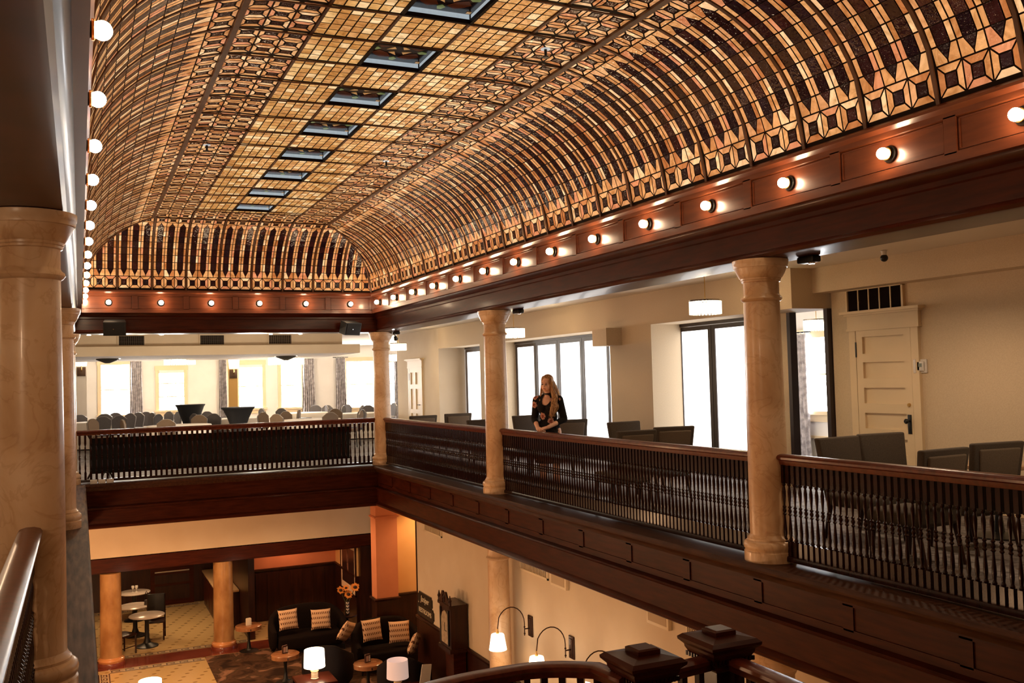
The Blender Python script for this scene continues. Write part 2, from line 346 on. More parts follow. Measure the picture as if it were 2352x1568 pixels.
def sect_box(name, m, x0, x1, y0, y1, z0, z1, label=None): return struct(MB().box((x0, y0, z0), (x1, y1, z1)).build(name, m, smooth=False), label)
def run(name, m, side, sec, u0, u1, label):
    """moulding along one side of the well; sec is (d, z): d = distance back from the frieze face"""
    mb = MB(); n = len(sec)
    def P(u, d, z):
        if side == 'R': return (d, -u, z)
        if side == 'L': return (-W-d, -u, z)
        return (-u, d, z)
    def e(u, d, end):   # mitre at the far corners
        if side in 'RL': return u - d if end == 0 else u
        return u - d if end == 0 else u + d
    vs_ = [P(e(u0, d, 0), d, z) for d, z in sec] + [P(e(u1, d, 1), d, z) for d, z in sec]
    fs = [[k, (k+1) % n, n+(k+1) % n, n+k] for k in range(n)] + [list(range(n))[::-1], [n+k for k in range(n)]]
    mb.add(vs_, fs, flip=(side != 'L'))
    o = mb.build(name, m, ang=25); return struct(o, label)
SIDES = {'R': ('right', 0, -NEAR), 'L': ('left', 0, -NEAR), 'B': ('far', 0, W)}
tn = 2
def bead(c, z, r, k=5): return [(c - r*math.sin(PI*i/k), z + r*math.cos(PI*i/k)) for i in range(k+1)]
for s, (nm, u0, u1) in SIDES.items():
    lg = LEDGEG if s == 'L' else LEDGE
    lw = 1.0 if s == 'R' else .5
    run('trim_%d' % tn, lg, s, [(lw, 0), (lw, -.13), (.04, -.13)] + [(.03, -.10), (.0, -.065), (-.035, -.055), (-.04, -.035), (-.035, -.012), (-.02, 0)], u0, u1, 'wooden ledge under the %s balustrade' % nm); tn += 1
    run('trim_%d' % tn, FASC, s, [(.5, -.13), (.5, -.80), (.02, -.80)] + [(.0, -.785), (-.01, -.755), (.01, -.73), (.035, -.715), (.035, -.47), (.0, -.455), (-.012, -.44), (.0, -.425), (.075, -.41), (.075, -.13)], u0, u1, 'dark panelled fascia of the %s gallery' % nm); tn += 1
    # stiles and rails on the fascia
    mb = MB(); step = 1.09 if s != 'B' else W/5; L = u1-u0
    def slab(ua, ub, da, db, za, zb):
        if s == 'R': mb.box((da, -ub, za), (db, -ua, zb))
        elif s == 'L': mb.box((-W-db, -ub, za), (-W-da, -ua, zb))
        else: mb.box((-ub, da, za), (-ua, db, zb))
    if s != 'B':
        slab(u0, u1, .063, .08, -.165, -.13); slab(u0, u1, .063, .08, -.41, -.345)
        u = .85
        while u < u1: slab(u-.055, u+.055, .063, .08, -.36, -.15); u += step
        o = mb.build('panel_frame', FASC, bpy.data.objects['trim_%d' % (tn-1)], smooth=False)
    # beam over the columns
    run('trim_%d' % tn, WOOD, s, [(.62, ZF0+.02), (.62, ZB+.02), (.58, ZB), (.15, ZB)] + [(.125, ZB+.005), (.105, ZB+.03), (.125, ZB+.055), (.14, ZB+.065), (.14, ZB+.25), (.125, ZB+.262), (.125, ZB+.30), (.10, ZB+.315), (.075, ZB+.34), (.065, ZB+.365), (.055, ZF0+.02)], u0, u1, 'dark wooden beam over the %s columns' % nm); tn += 1
    # frieze board and its raised frames
    run('trim_%d' % tn, WOODL, s, [(.2, ZF1+.02), (.2, ZF0), (.0, ZF0), (.0, ZF0+.07), (.022, ZF0+.08), (.022, ZF1-.10), (.0, ZF1-.09), (.0, ZF1-.05), (-.012, ZF1-.04), (-.03, ZF1-.022), (-.03, ZF1), (-.01, ZF1+.02)], u0, u1, 'reddish wooden frieze on the %s side of the glass ceiling' % nm)
    mb = MB(); bay = BAYB if s == 'B' else BAY; k = 0
    while k*bay <= u1+.01:
        c = k*bay; slab(max(c-.05, u0), min(c+.05, u1), .0, .024, ZF0+.06, ZF1-.08); k += 1
        for q in (c+.062, c+bay-.070):
            if q < u1: slab(q, q+.008, .012, .024, ZF0+.085, ZF1-.105)
        if c+.06 < u1: slab(c+.06, min(c+bay-.06, u1), .012, .024, ZF0+.082, ZF0+.09); slab(c+.06, min(c+bay-.06, u1), .012, .024, ZF1-.112, ZF1-.104)
    mb.build('panel_frame', WOODL, bpy.data.objects['trim_%d' % tn], smooth=False); tn += 1
TN = tn

# ================================================================ GLASS CEILING
CA, CBH, CZ = 1.5, 1.2, 3.49       # cove: quarter ellipse, springing height
def prof(d):
    d = max(0., d)
    return CZ + CBH*math.sqrt(max(0, 1-((CA-d)/CA)**2)) if d < CA else CZ+CBH
_T = []; _s = 0.; _p = (0., CZ)
for i in range(0, 401):
    th = PI/2*i/400; d = CA*(1-math.cos(th)); z = CZ+CBH*math.sin(th)
    _s += math.hypot(d-_p[0], z-_p[1]); _p = (d, z); _T.append((_s, d))
def d_of(s):
    if s >= _T[-1][0]: return CA + s-_T[-1][0]
    lo, hi = 0, 400
    while hi-lo > 1:
        m = (lo+hi)//2
        if _T[m][0] <= s: lo = m
        else: hi = m
    a, b = _T[lo], _T[hi]; return a[1]+(b[1]-a[1])*(s-a[0])/max(1e-9, b[0]-a[0])
def s_of(d):
    if d >= CA: return _T[-1][0]+d-CA
    lo, hi = 0, 400
    while hi-lo > 1:
        m = (lo+hi)//2
        if _T[m][1] <= d: lo = m
        else: hi = m
    a, b = _T[lo], _T[hi]; return a[0]+(b[0]-a[0])*(d-a[1])/max(1e-9, b[1]-a[1])
def nrm(d):   # inward (downward) normal in (d,z)
    if d >= CA: return (0, -1)
    e = .002; a, b = (d-e if d > e else 0), d+e; dx, dz = b-a, prof(b)-prof(a); l = math.hypot(dx, dz); return (dz/l, -dx/l)
def P3(side, u, d, off=0.):
    n = nrm(d); dd = d+n[0]*off; z = prof(d)+n[1]*off
    if side == 'R': return (-dd, -u, z)
    if side == 'L': return (-W+dd, -u, z)
    return (-u, -dd, z)
def clip(poly, f):
    out = []
    for i in range(len(poly)):
        a, b = poly[i-1], poly[i]; fa, fb = f(a), f(b)
        if (fa >= 0) != (fb >= 0): t = fa/(fa-fb); out.append((a[0]+(b[0]-a[0])*t, a[1]+(b[1]-a[1])*t))
        if fb >= 0: out.append(b)
    return out
def inset(poly, w):
    cx = sum(p[0] for p in poly)/len(poly); cy = sum(p[1] for p in poly)/len(poly); ar = sum(poly[i-1][0]*poly[i][1]-poly[i][0]*poly[i-1][1] for i in range(len(poly)))
    sg = 1 if ar > 0 else -1; q = list(poly)
    for i in range(len(poly)):
        a, b = poly[i-1], poly[i]; dx, dy = b[0]-a[0], b[1]-a[1]; l = math.hypot(dx, dy)
        if l < 1e-6: continue
        nx, ny = -dy/l*sg, dx/l*sg
        q = clip(q, lambda p, a=a, nx=nx, ny=ny: (p[0]-a[0])*nx+(p[1]-a[1])*ny-w)
        if len(q) < 3: return []
    return q
gv, gf, gc = [], [], []
AMB = [(.58, .285, .105), (.64, .33, .13), (.72, .42, .19), (.52, .24, .085), (.84, .58, .32), (.62, .32, .14), (.44, .17, .055), (.68, .37, .15), (.60, .25, .12)]
GRID = [(.60, .32, .10), (.68, .40, .14), (.54, .27, .075), (.76, .50, .21), (.62, .33, .12), (.88, .66, .36), (.50, .24, .07)]
rg = random.Random(3)
def amber(): return rg.choice(AMB)
def dark(): return rg.choice([(.012, .003, .003), (.018, .0045, .004), (.010, .003, .004), (.026, .006, .005), (.012, .003, .003), (.014, .004, .004), (.016, .006, .007)])
def brownp(): return rg.choice([(.024, .008, .004), (.018, .006, .004), (.040, .014, .006)])
def pane(side, poly_us, col, came=.0062):
    """poly in (u along the wall, s along the arc)"""
    poly = poly_us if max(q[1] for q in poly_us) < min(q[0] for q in poly_us) else clip(poly_us, lambda p: p[0]-min(d_of(p[1]), 1.785))
    if side == 'B': poly = clip(poly, lambda p: (W-p[0])-min(d_of(p[1]), 1.785)) if len(poly) > 2 else poly
    if len(poly) < 3: return
    poly = inset(poly, came)
    if len(poly) < 3: return
    poly = [(u, d_of(s)) for u, s in poly]
    pts = [P3(side, u, d, .004) for u, d in poly]
    v = [Vector(p) for p in pts]; n = Vector((0, 0, 0))
    for i in range(len(v)): n += v[i-1].cross(v[i])
    o = len(gv); gv.extend(pts); idx = list(range(o, o+len(pts)))
    c = v[0]; inward = Vector((-W/2, c.y if side != 'B' else -6, 3)) - c
    if n.dot(inward) < 0: idx.reverse()
    gf.append(idx); gc.append(col)
S0 = .03; S1 = S0+.2217; S2 = S1+.13
DL, DR, DB, DG = .925, 1.145, 1.785, 2.375
SL = s_of(DL); NROW = 7
rows = [S2+(SL-.14-S2)*i/NROW for i in range(NROW+1)]
def cell(side, u0, u1, d0, d1, fx, fd, cen, cm=.0062):   # square with dark centre and four trapezoids
    w_, h = u1-u0, d1-d0; a0, a1, b0, b1 = u0+w_*(.5-fx/2), u0+w_*(.5+fx/2), d0+h*(.5-fd/2), d0+h*(.5+fd/2)
    pane(side, [(a0, b0), (a1, b0), (a1, b1), (a0, b1)], cen, cm)
    pane(side, [(u0, d0), (u1, d0), (a1, b0), (a0, b0)], amber(), cm); pane(side, [(u1, d0), (u1, d1), (a1, b1), (a1, b0)], amber(), cm)
    pane(side, [(u1, d1), (u0, d1), (a0, b1), (a1, b1)], amber(), cm); pane(side, [(u0, d1), (u0, d0), (a0, b0), (a0, b1)], amber(), cm)
def panel(side, ua, ub, rib=.019):
    ua += rib; ub -= rib; c = (ub-ua)/3
    for k in range(3):
        a = ua+k*c; b = a+c; q1, q3, h = a+c*.25, a+c*.75, a+c*.5
        cell(side, a, b, S0, S1, .44, .44, dark())
        s1, s2 = S1, S2
        pane(side, [(a, s1), (h, s1), (h, s1+(s2-s1)*.22), (q1, s2), (a, s2)], amber()); pane(side, [(h, s1), (b, s1), (b, s2), (q3, s2), (h, s1+(s2-s1)*.22)], amber())
        pane(side, [(h, s1+(s2-s1)*.22), (q3, s2), (q1, s2)], dark(), .002)
        for r in range(NROW):
            d0, d1 = rows[r], rows[r+1]
            pane(side, [(a, d0), (q1, d0), (q1, d1), (a, d1)], amber()); pane(side, [(q1, d0), (q3, d0), (q3, d1), (q1, d1)], dark(), .003); pane(side, [(q3, d0), (b, d0), (b, d1), (q3, d1)], amber())
        t0, t1 = rows[-1], SL
        pane(side, [(a, t0), (q1, t0), (h, t0+(t1-t0)*.72), (h, t1), (a, t1)], amber()); pane(side, [(q3, t0), (b, t0), (b, t1), (h, t1), (h, t0+(t1-t0)*.72)], amber())
        pane(side, [(q1, t0), (q3, t0), (h, t0+(t1-t0)*.72)], dark(), .002)
        cell(side, a, b, SL, s_of(DR)-.022, .40, .50, brownp(), .0082)
        e = (s_of(DB)-.012-s_of(DR)-.022)/3
        for j in range(3): cell(side, a, b, s_of(DR)+.022+j*e, s_of(DR)+.022+(j+1)*e, .40, .50, brownp(), .0082)
    if side == 'B': return
WELLS = []
RS = .665; NP = 32
for side in 'RL':
    for k in range(NP): panel(side, k*RS, (k+1)*RS)
for k in range(9): panel('B', k*W/9, (k+1)*W/9)
wellk = {k for k in range(3, NP, 2)}
for k in range(2, NP):
    y0, y1 = k*RS+.014, (k+1)*RS-.014
    if k == 2: y0 = DB+.015
    nr = max(1, round((y1-y0)/.127))
    for side in 'RL':
        bands = [(DB+.012, DG-.012, 6)] + ([] if k in wellk else [(DG+.012, W/2, 3)])
        for a, b, n in bands:
            for i in range(n):
                for j in range(nr):
                    u0, u1, d0, d1 = y0+(y1-y0)*j/nr, y0+(y1-y0)*(j+1)/nr, s_of(a+(b-a)*i/n), s_of(a+(b-a)*(i+1)/n)
                    pane(side, [(u0, d0), (u1, d0), (u1, d1), (u0, d1)], rg.choice(GRID), .0066)
def mesh_faces(name, v, f, m, parent=None, cols=None):
    me = bpy.data.meshes.new(name); me.from_pydata(v, [], f); me.materials.append(m)
    if cols:
        a = me.attributes.new('pane', 'FLOAT_COLOR', 'FACE'); a.data.foreach_set('color', [x for c in cols for x in (*c, 1.)])
    me.update(); o = bpy.data.objects.new(name, me); COL.objects.link(o); o.parent = parent; return o
# dark lead sheet behind the panes, with openings for the skylight wells
bv, bf = [], []
def quad(p): o = len(bv); bv.extend(p); bf.append([o, o+1, o+2, o+3])
ds = [0.] + [d_of(S0+i*.09) for i in range(0, 24)]; ds = sorted(set([d for d in ds if d < 1.7]+[1.785]))
OFF = -.004
for a, b in zip(ds[:-1], ds[1:]):
    for side in 'RL':
        for u0, u1 in zip([None]+[3.0+i*3 for i in range(7)], [3.0+i*3 for i in range(7)]):
            quad([P3(side, a if u0 is None else u0, a, OFF), P3(side, b if u0 is None else u0, b, OFF), P3(side, u1, b, OFF), P3(side, u1, a, OFF)])
    quad([P3('B', a, a, OFF), P3('B', b, b, OFF), P3('B', W-b, b, OFF), P3('B', W-a, a, OFF)])
ZC = CZ+CBH+.004
for k in range(2, NP):
    y0, y1 = -max(k*RS, 1.785), -(k+1)*RS
    for x0, x1 in ((-1.785, -DG-.012), (-W+DG+.012, -W+1.785)): quad([(x0, y0, ZC), (x1, y0, ZC), (x1, y1, ZC), (x0, y1, ZC)])
    if k not in wellk: quad([(-DG-.012, y0, ZC), (-W+DG+.012, y0, ZC), (-W+DG+.012, y1, ZC), (-DG-.012, y1, ZC)])
ceil = mesh_faces('ceiling', bv, bf, LEAD); struct(ceil, 'coved stained glass ceiling over the light well')
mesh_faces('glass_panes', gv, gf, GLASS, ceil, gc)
# ribs
rb = MB()
def bar(side, u, d0, d1, wd, dep, n=1):
    pts = [d0+(d1-d0)*i/n for i in range(n+1)]; vs_ = []; fs = []
    for d in pts:
        for du, of in ((-wd/2, -.002), (wd/2, -.002), (wd/2, dep), (-wd/2, dep)): vs_.append(P3(side, u+du, d, of))
    for i in range(n):
        for k in range(4): j = (k+1) % 4; fs.append([i*4+k, i*4+j, (i+1)*4+j, (i+1)*4+k])
    fs += [[3, 2, 1, 0], [n*4+k for k in range(4)]]
    rb.add(vs_, fs)
def long(side, d, u0, u1, wd, dep):
    vs_ = []
    for u in (u0, u1):
        for dd, of in ((-wd/2, -.002), (wd/2, -.002), (wd/2, dep), (-wd/2, dep)): vs_.append(P3(side, u, d+dd, of))
    rb.add(vs_, [[0, 1, 5, 4], [1, 2, 6, 5], [2, 3, 7, 6], [3, 0, 4, 7], [3, 2, 1, 0], [4, 5, 6, 7]])
for side in 'RL':
    for k in range(1, NP+1):
        u = k*RS; bar(side, u, 0, min(DR, u), .030, .012, 14)
        if u > DR: bar(side, u, DR, W/2 if u > 1.7 else u, .018, .010, 1)
    for d, wd, dep in ((DR, .05, .028), (DB, .022, .016), (DG, .022, .016)): long(side, d, d if d < 2 else DB, NP*RS, wd, dep)
for k in range(1, 9):
    u = k*W/9; lim = min(u, W-u); bar('B', u, 0, min(DR, lim), .030, .012, 14)
    if lim > DR: bar('B', u, DR, min(DB, lim), .022, .016, 1)
long('B', DR, DR, W-DR, .026, .02); long('B', DB, DB, W-DB, .022, .016)
n = 14   # hips in the two far corners
for sx in (0, 1):
    vs_ = []; fs = []
    for i in range(n+1):
        d = DR*i/n; nn = nrm(d)
        for q, of in ((-.012, -.004), (.012, -.004), (.012, .02), (-.012, .02)):
            x, y = d+nn[0]*of+q, d+nn[0]*of-q; vs_.append((-x if sx == 0 else -W+x, -y, prof(d)+nn[1]*of))
    for i in range(n):
        for k in range(4): j = (k+1) % 4; fs.append([i*4+k, i*4+j, (i+1)*4+j, (i+1)*4+k])
    rb.add(vs_, fs)
rb.build('rib_lattice', RIB, ceil, ang=30)
# skylight wells
G_DARK = mat('dark_stained_glass', (.022, .007, .005), .15); G_BR = mat('brown_stained_glass', (.17, .055, .018), .15); G_GR = mat('green_stained_glass', (.20, .26, .10), .15, emit=(.2, .27, .1), estr=.15); G_YE = mat('amber_stained_glass', (.62, .36, .13), .2, emit=(.62, .36, .13), estr=.15)
for k in sorted(wellk):
    y1, y0 = -(k*RS+.02), -((k+1)*RS-.02); x0, x1 = -W/2-.30, -W/2+.30; zt = CZ+CBH+.062; zb = CZ+CBH-.012
    e = bpy.data.objects.new('skylight_well', None); COL.objects.link(e); e.parent = ceil
    mb = MB()
    mb.add([(x0, y0, zb), (x1, y0, zb), (x1, y1, zb), (x0, y1, zb), (x0, y0, zt), (x1, y0, zt), (x1, y1, zt), (x0, y1, zt)], [(0, 1, 5, 4), (1, 2, 6, 5), (2, 3, 7, 6), (3, 0, 4, 7)], flip=True)
    mb.build('well_side', GREYGLASS, e, smooth=False)
    mb = MB()
    for a, b, c, d in ((x0-.014, y0-.014, x1+.014, y0+.014), (x0-.014, y1-.014, x1+.014, y1+.014), (x0-.014, y0, x0+.014, y1), (x1-.014, y0, x1+.014, y1)): mb.box((a, b, zb-.006), (c, d, zb+.03))
    for x, y in ((x0, y0), (x1, y0), (x0, y1), (x1, y1)): mb.box((x-.010, y-.010, zb), (x+.010, y+.010, zt))
    mb.build('well_frame', LEAD, e, smooth=False)
    cx, cy, h = (x0+x1)/2, (y0+y1)/2, .29
    mb = MB()
    def fl(mi, pts, z): mb.m = mi; mb.add([(cx+a*h, cy+b*h, z) for a, b in pts], [list(range(len(pts)))[::-1]])
    fl(0, [(-1.04, -1.04), (1.04, -1.04), (1.04, 1.04), (-1.04, 1.04)], zt)
    for a in range(4):
        ca, sa = math.cos(a*PI/2), math.sin(a*PI/2); R2 = lambda p: (p[0]*ca-p[1]*sa, p[0]*sa+p[1]*ca)
        fl(1, [R2(p) for p in ((.30, .30), (.62, .12), (.80, .40), (.62, .62), (.40, .80), (.12, .62))], zt-.003)
        fl(3, [R2(p) for p in ((.12, .12), (.42, .0), (.22, .30))], zt-.005)
        fl(2, [R2(p) for p in ((.72, -.13), (.92, -.06), (.92, .06), (.72, .13), (.60, 0))], zt-.004)
        fl(3, [R2(p) for p in ((.84, .84), (.98, .84), (.98, .98), (.84, .98))], zt-.004)
    mb.build('well_top', [G_DARK, G_BR, G_GR, G_YE], e, smooth=False)

# ================================================================ COLUMNS
def column(loc, label, h=2.70, r=.172, group='marble columns', plain=False):
    t = thing('marble_column', label, 'column', loc, 0, group)
    k = r/.172
    MB().lathe([(.232*k, 0), (.232*k, .085), (.222*k, .095), (.222*k, .10), (.232*k, .115), (.236*k, .14), (.230*k, .165), (.212*k, .18), (.200*k, .185), (.200*k, .20), (.186*k, .215), (.177*k, .235)], n=40).build('base', MARBLE, t)
    if plain:
        for o in children(t): bpy.data.objects.remove(o)
        MB().lathe([(.30, 0), (.30, .07), (.29, .085)], n=40).build('plinth', REDST, t)
        MB().lathe([(.27, .07), (.275, .10), (.285, .125), (.275, .155), (.25, .17), (.245, .19)], n=40).build('base', mat('copper_torus', (.62, .27, .10), .25, coat=.4), t)
        MB().lathe([(.235, .18), (.228, .8), (.222, h)], n=40).build('shaft', MARBLED, t); return t
    zr = h-.37
    MB().lathe([(.176*k, .22)]+[((.176-.016*(i/10)**1.6)*k, .23+(zr-.23)*i/10) for i in range(11)], n=40, cap=False).build('shaft', MARBLE, t)
    MB().lathe([(.160*k, zr-.01), (.176*k, zr), (.186*k, zr+.015), (.182*k, zr+.032), (.166*k, zr+.045), (.160*k, zr+.06), (.160*k, h-.205), (.172*k, h-.20), (.174*k, h-.187), (.180*k, h-.182), (.182*k, h-.168), (.192*k, h-.160), (.212*k, h-.125), (.228*k, h-.085), (.232*k, h-.075), (.240*k, h-.072), (.244*k, h-.045), (.248*k, h-.04), (.250*k, h-.004), (.235*k, h)], n=40).build('capital', MARBLE, t)
    return t
column((CX, COLY[0], 0), 'slim marble column standing in the far right corner of the balcony')
column((CX, COLY[1], 0), 'marble column just left of the woman in the floral dress')
column((CX, COLY[2], 0), 'marble column between the frosted screens and the panelled door')
column((-W-CX-.05, -12.6, 0), 'largest marble column, nearest on the left edge of the photo')
column((-W-CX-.02, COLY[1], 0), 'marble column second from the viewer along the left balcony')
column((-W-CX-.02, COLY[0], 0), 'farthest left balcony column, mostly hidden behind the nearer two')
hl = -.80-GF
column((.64, -4.62, GF), 'lobby column behind the arched wall lamp, below the woman', h=hl, r=.178, group='lobby columns')
column((.28, -11.7, GF), 'lobby column behind the newel post caps, mostly hidden by the fascia', h=hl, r=.172, group='lobby columns')
column((-2.34, 4.95, GF), 'lobby column between the tiled café floor and the sofa alcove', h=2.05, plain=True, group='lobby columns')
column((-4.80, 4.85, GF), 'lobby column beside the café tables, left end of the lobby beam', h=2.05, plain=True, group='lobby columns')

# ================================================================ BALUSTRADES
def baluster_mb():
    z = lambda a: .06+a*.80
    sq = .0195
    mb = MB(); mb.box((-sq, -sq, z(0)), (sq, sq, z(.17))); mb.box((-sq, -sq, z(.80)), (sq, sq, z(1.)))
    mb.lathe([(.014, z(.17)), (.018, z(.185)), (.012, z(.205)), (.013, z(.225)), (.0165, z(.26)), (.0155, z(.31)), (.0085, z(.43)), (.0085, z(.445)), (.018, z(.46)), (.010, z(.475)), (.018, z(.50)), (.010, z(.525)), (.018, z(.54)), (.0085, z(.555)), (.0085, z(.57)), (.0150, z(.66)), (.0160, z(.71)), (.012, z(.75)), (.009, z(.765)), (.018, z(.785)), (.014, z(.80))], n=10, cap=False)
    return mb
BAL = None
def balustrade(label, a, b, step, group='balustrades between the columns'):
    """a, b: ends in plan"""
    global BAL
    a, b = Vector((*a, 0)), Vector((*b, 0)); L = (b-a).length; rz = math.atan2((b-a).y, (b-a).x)
    t = thing('balustrade', label, 'railing', a, rz, group)
    hr = MB(); sec = [(-.028, .862), (.028, .862), (.034, .875), (.040, .90), (.058, .912), (.060, .93), (.050, .945), (.02, .955), (-.02, .955), (-.050, .945), (-.060, .93), (-.058, .912), (-.040, .90), (-.034, .875)]
    hr.sweep([(0, 0, 0), (L, 0, 0)], sec).build('handrail', RAILW, t)
    MB().sweep([(0, 0, 0), (L, 0, 0)], [(-.035, .02), (.035, .02), (.035, .05), (.028, .065), (-.028, .065), (-.035, .05)]).build('bottom_rail', BALW, t)
    n = int(L/step)
    for i in range(n):
        if BAL is None: o = baluster_mb().build('baluster', BALW, t, ang=35); BAL = o
        else: o = BAL.copy(); COL.objects.link(o); o.parent = t
        o.location = ((i+.5)*L/n, 0, 0)
    return t
RX = .27
balustrade('long dark balustrade at far end in front of black draped tables', (-W-.1, RX), (.08, RX), .092)
balustrade('balustrade between the corner column and the column beside the woman', (RX, COLY[0]-.15), (RX, COLY[1]+.15), .0655)
balustrade('balustrade the woman is leaning on', (RX, COLY[1]-.15), (RX, COLY[2]+.15), .0655)
balustrade('nearest right balustrade in front of the panelled door', (RX, COLY[2]-.15), (RX, COLY[3]+.15), .0675)
balustrade('left balustrade running past the nearest marble column to the viewer', (-W-RX-.03, -12.6-.15), (-W-RX-.03, COLY[3]-.9), .0675)
balustrade('left balustrade glimpsed between the two nearer left columns', (-W-RX-.03, COLY[1]-.15), (-W-RX-.03, -12.6+.15), .0675)
# black cloth hung behind the far balusters
mb = MB(); x0, x1 = -5.24, -.42; nn = 160; rows_ = [.155, .50, .80]
for side, yy in ((0, .36), (1, .375)):
    o = len(mb.v); pts = []
    for i in range(nn+1):
        x = x0+(x1-x0)*i/nn
        for z in rows_: pts.append((x, yy+.012*math.sin(i*1.1)+.006*math.sin(i*.37), z))
    mb.add(pts, [[i*3+k, (i+1)*3+k, (i+1)*3+k+1, i*3+k+1] for i in range(nn) for k in range(2)], flip=bool(side))
dr = mb.build('black_drape', mat('black_cloth', (.008, .007, .008), .9))
mb = MB(); [mb.tube([(x0+.1+i*.66, .365, .78), (x0+.1+i*.66, .32, .925)], .006, n=6) for i in range(8)]; mb.build('tie_cord', BLACK, dr)
tag(dr, 'black cloth hung behind the balusters of the far balcony', 'drape')

# ================================================================ GLOBE LIGHTS ON THE FRIEZE
def globe_light():
    t = thing('globe_light', '', 'light', (0, 0, 0), 0, 'globe bulbs on the frieze')      # faces -Y in local space... axis +X is outward
    MB().lathe([(.062, 0), (.064, .008), (.060, .018), (.040, .026), (.034, .034)], ax=(1, 0, 0), n=24).build('socket', BLACK, t)
    MB().lathe([(.044, .034), (.047, .038), (.047, .046), (.040, .050)], ax=(1, 0, 0), n=24).build('collar', BRASS, t)
    MB().ell((.078, 0, 0), (.043, .043, .043), n=16, m=10).build('bulb', BULB, t)
    return t
gl = None
def put_globe(loc, rz, label):
    global gl
    if gl is None: gl = globe_light(); gl.location = loc; gl.rotation_euler = (0, 0, rz); gl['label'] = label; return
    dup(gl, loc, rz, label)
ZBU = 3.254; FD = .022
for i in range(15):
    n_ = i
    put_globe((FD, -(i+.5)*BAY, ZBU), PI, ('glowing globe bulb on right frieze, %s from the far corner' % ORD[i]) if i else 'glowing globe bulb on right frieze, tucked into the far corner')
for i in range(6): put_globe((-W+(i+.5)*BAYB, FD, ZBU), -PI/2, 'glowing globe bulb on far frieze, %s counting from left' % ORD[i])
for i in range(15): put_globe((-W-FD, -(.126+i)*BAY, ZBU), 0, 'glowing globe bulb on left frieze, %s from the far corner' % ORD[i])

# ================================================================ SPEAKERS AND SMALL FITTINGS ON THE BEAMS
def speaker(px0, px1, label, rz):
    c = at_y((px0[0]+px1[0])/2, (px0[1]+px1[1])/2, -.05)
    t = thing('loudspeaker', label, 'speaker', (c.x, -.03, c.z), rz, 'loudspeakers on the far beam'); t.rotation_euler = (math.radians(17), 0, rz)
    mb = MB(); mb.prism([(-.19, -.19), (.19, -.19), (.17, .02), (-.17, .02)], -.125, .125)
    mb.build('cabinet', BLACKP, t, smooth=False)
    MB().rbox((-.172, -.205, -.11), (.172, -.19, .11), .012).build('grille', mat('speaker_grille', (.006, .006, .006), .7, bump=.5, bscale=400), t)
    MB().box((-.03, .0, -.03), (.03, .135, .03)).build('bracket', BLACK, t, smooth=False)
    MB().lathe([(.008, 0), (.008, .004)], (-.02, -.205, -.0), n=10, ax=(0, -1, 0)).build('badge', CHROME, t)
    return t
speaker((237, 730), (291, 769), 'black loudspeaker near left end of the far beam', -.06)
speaker((775, 733), (822, 768), 'black loudspeaker at right end of the far beam beside corner column', .42)
def beam_spot(loc, label, rz):
    t = thing('spotlight', label, 'light', loc, rz, 'small black spotlights under the right beam')
    MB().rbox((-.05, -.12, -.06), (.05, .09, .0), .015).build('housing', BLACK, t)
    if loc[1] > -2: MB().tube([(0, .10, -.05), (.03, .16, -.09)], .012).build('arm', BLACK, t); MB().lathe([(.03, 0), (.045, .07)], (.03, .16, -.10), n=16, ax=(.3, .4, -.5)).build('lamp_head', BLACK, t)
    else: MB().lathe([(.03, 0), (.028, -.012)], (0, -.05, -.06), n=16).build('lens', CHROME, t)
for y, lb in ((COLY[0]-.25, 'small black spotlight tucked behind the far corner column capital'), (COLY[1]-.30, 'small black spotlight under beam beside capital left of the woman'), (COLY[2]-.34, 'small black spotlight under beam beside capital nearest the panelled door')):
    beam_spot((.50, y, ZB), lb, 0)
# little ceiling spots along the far beam
for i, x in enumerate((204, 371, 622, 690)):
    p = at_y(x, 766, .60)
    t = thing('track_light', 'tiny lit track light under far beam, %s from left' % ORD[i], 'light', (p.x, .60, 2.745), 0, 'track lights under the far beam')
    MB().lathe([(.035, 0), (.045, -.05)], n=14).build('housing', CHROME, t); MB().lathe([(.036, -.051), (.03, -.056)], n=14).build('lens', BULB, t)

# ================================================================ RIGHT GALLERY WALLS
XD, XP, XS = 4.05, 3.40, 4.0       # door wall, pier fronts, screen plane
HB = 2.53
def wall(name, a, b, m=WALLR, label=None): return struct(MB().box(a, b).build(name, m, smooth=False), label)
wall('wall_right', (XD, NEAR, 0), (XD+.15, -8.55, 3.08), label='beige wall with the panelled door')
wall('wall_right', (XP, -8.5, HB), (XD+.15, 5.45, 3.08), WALLR, 'bulkhead above the frosted screens')
wall('wall_right', (XD-.28, NEAR, 2.74), (XD, -8.5, 3.08), WALLR, 'ceiling soffit above the panelled door')
wall('wall_right', (XP, -5.0, 0), (XD+.1, -3.62, HB), WALLR, 'wide pier between the frosted screens')
wall('wall_right', (XP, 1.85, 0), (XD+.1, 2.55, HB), WALLR, 'pier between the far frosted screens')
wall('wall_right', (XP, 5.45, 0), (XD+.1, 9.1, 3.08), WALL, 'wall with the far white door')
b_ = at_y(1393, 790, -4.05); wall('wall_right', (b_.x, -4.05, 2.22), (XP, -3.55, HB), WALLR, 'boxed corner on the wide pier')
MB().box((XD-.012, NEAR, 0), (XD, -10.05, .16)).build('baseboard_right', TRIMW, smooth=False)['kind'] = 'structure'
MB().box((XD-.012, NEAR, 2.98), (XD, -8.6, 3.08)).build('trim_%d' % TN, CEIL, smooth=False)['kind'] = 'structure'; TN += 1
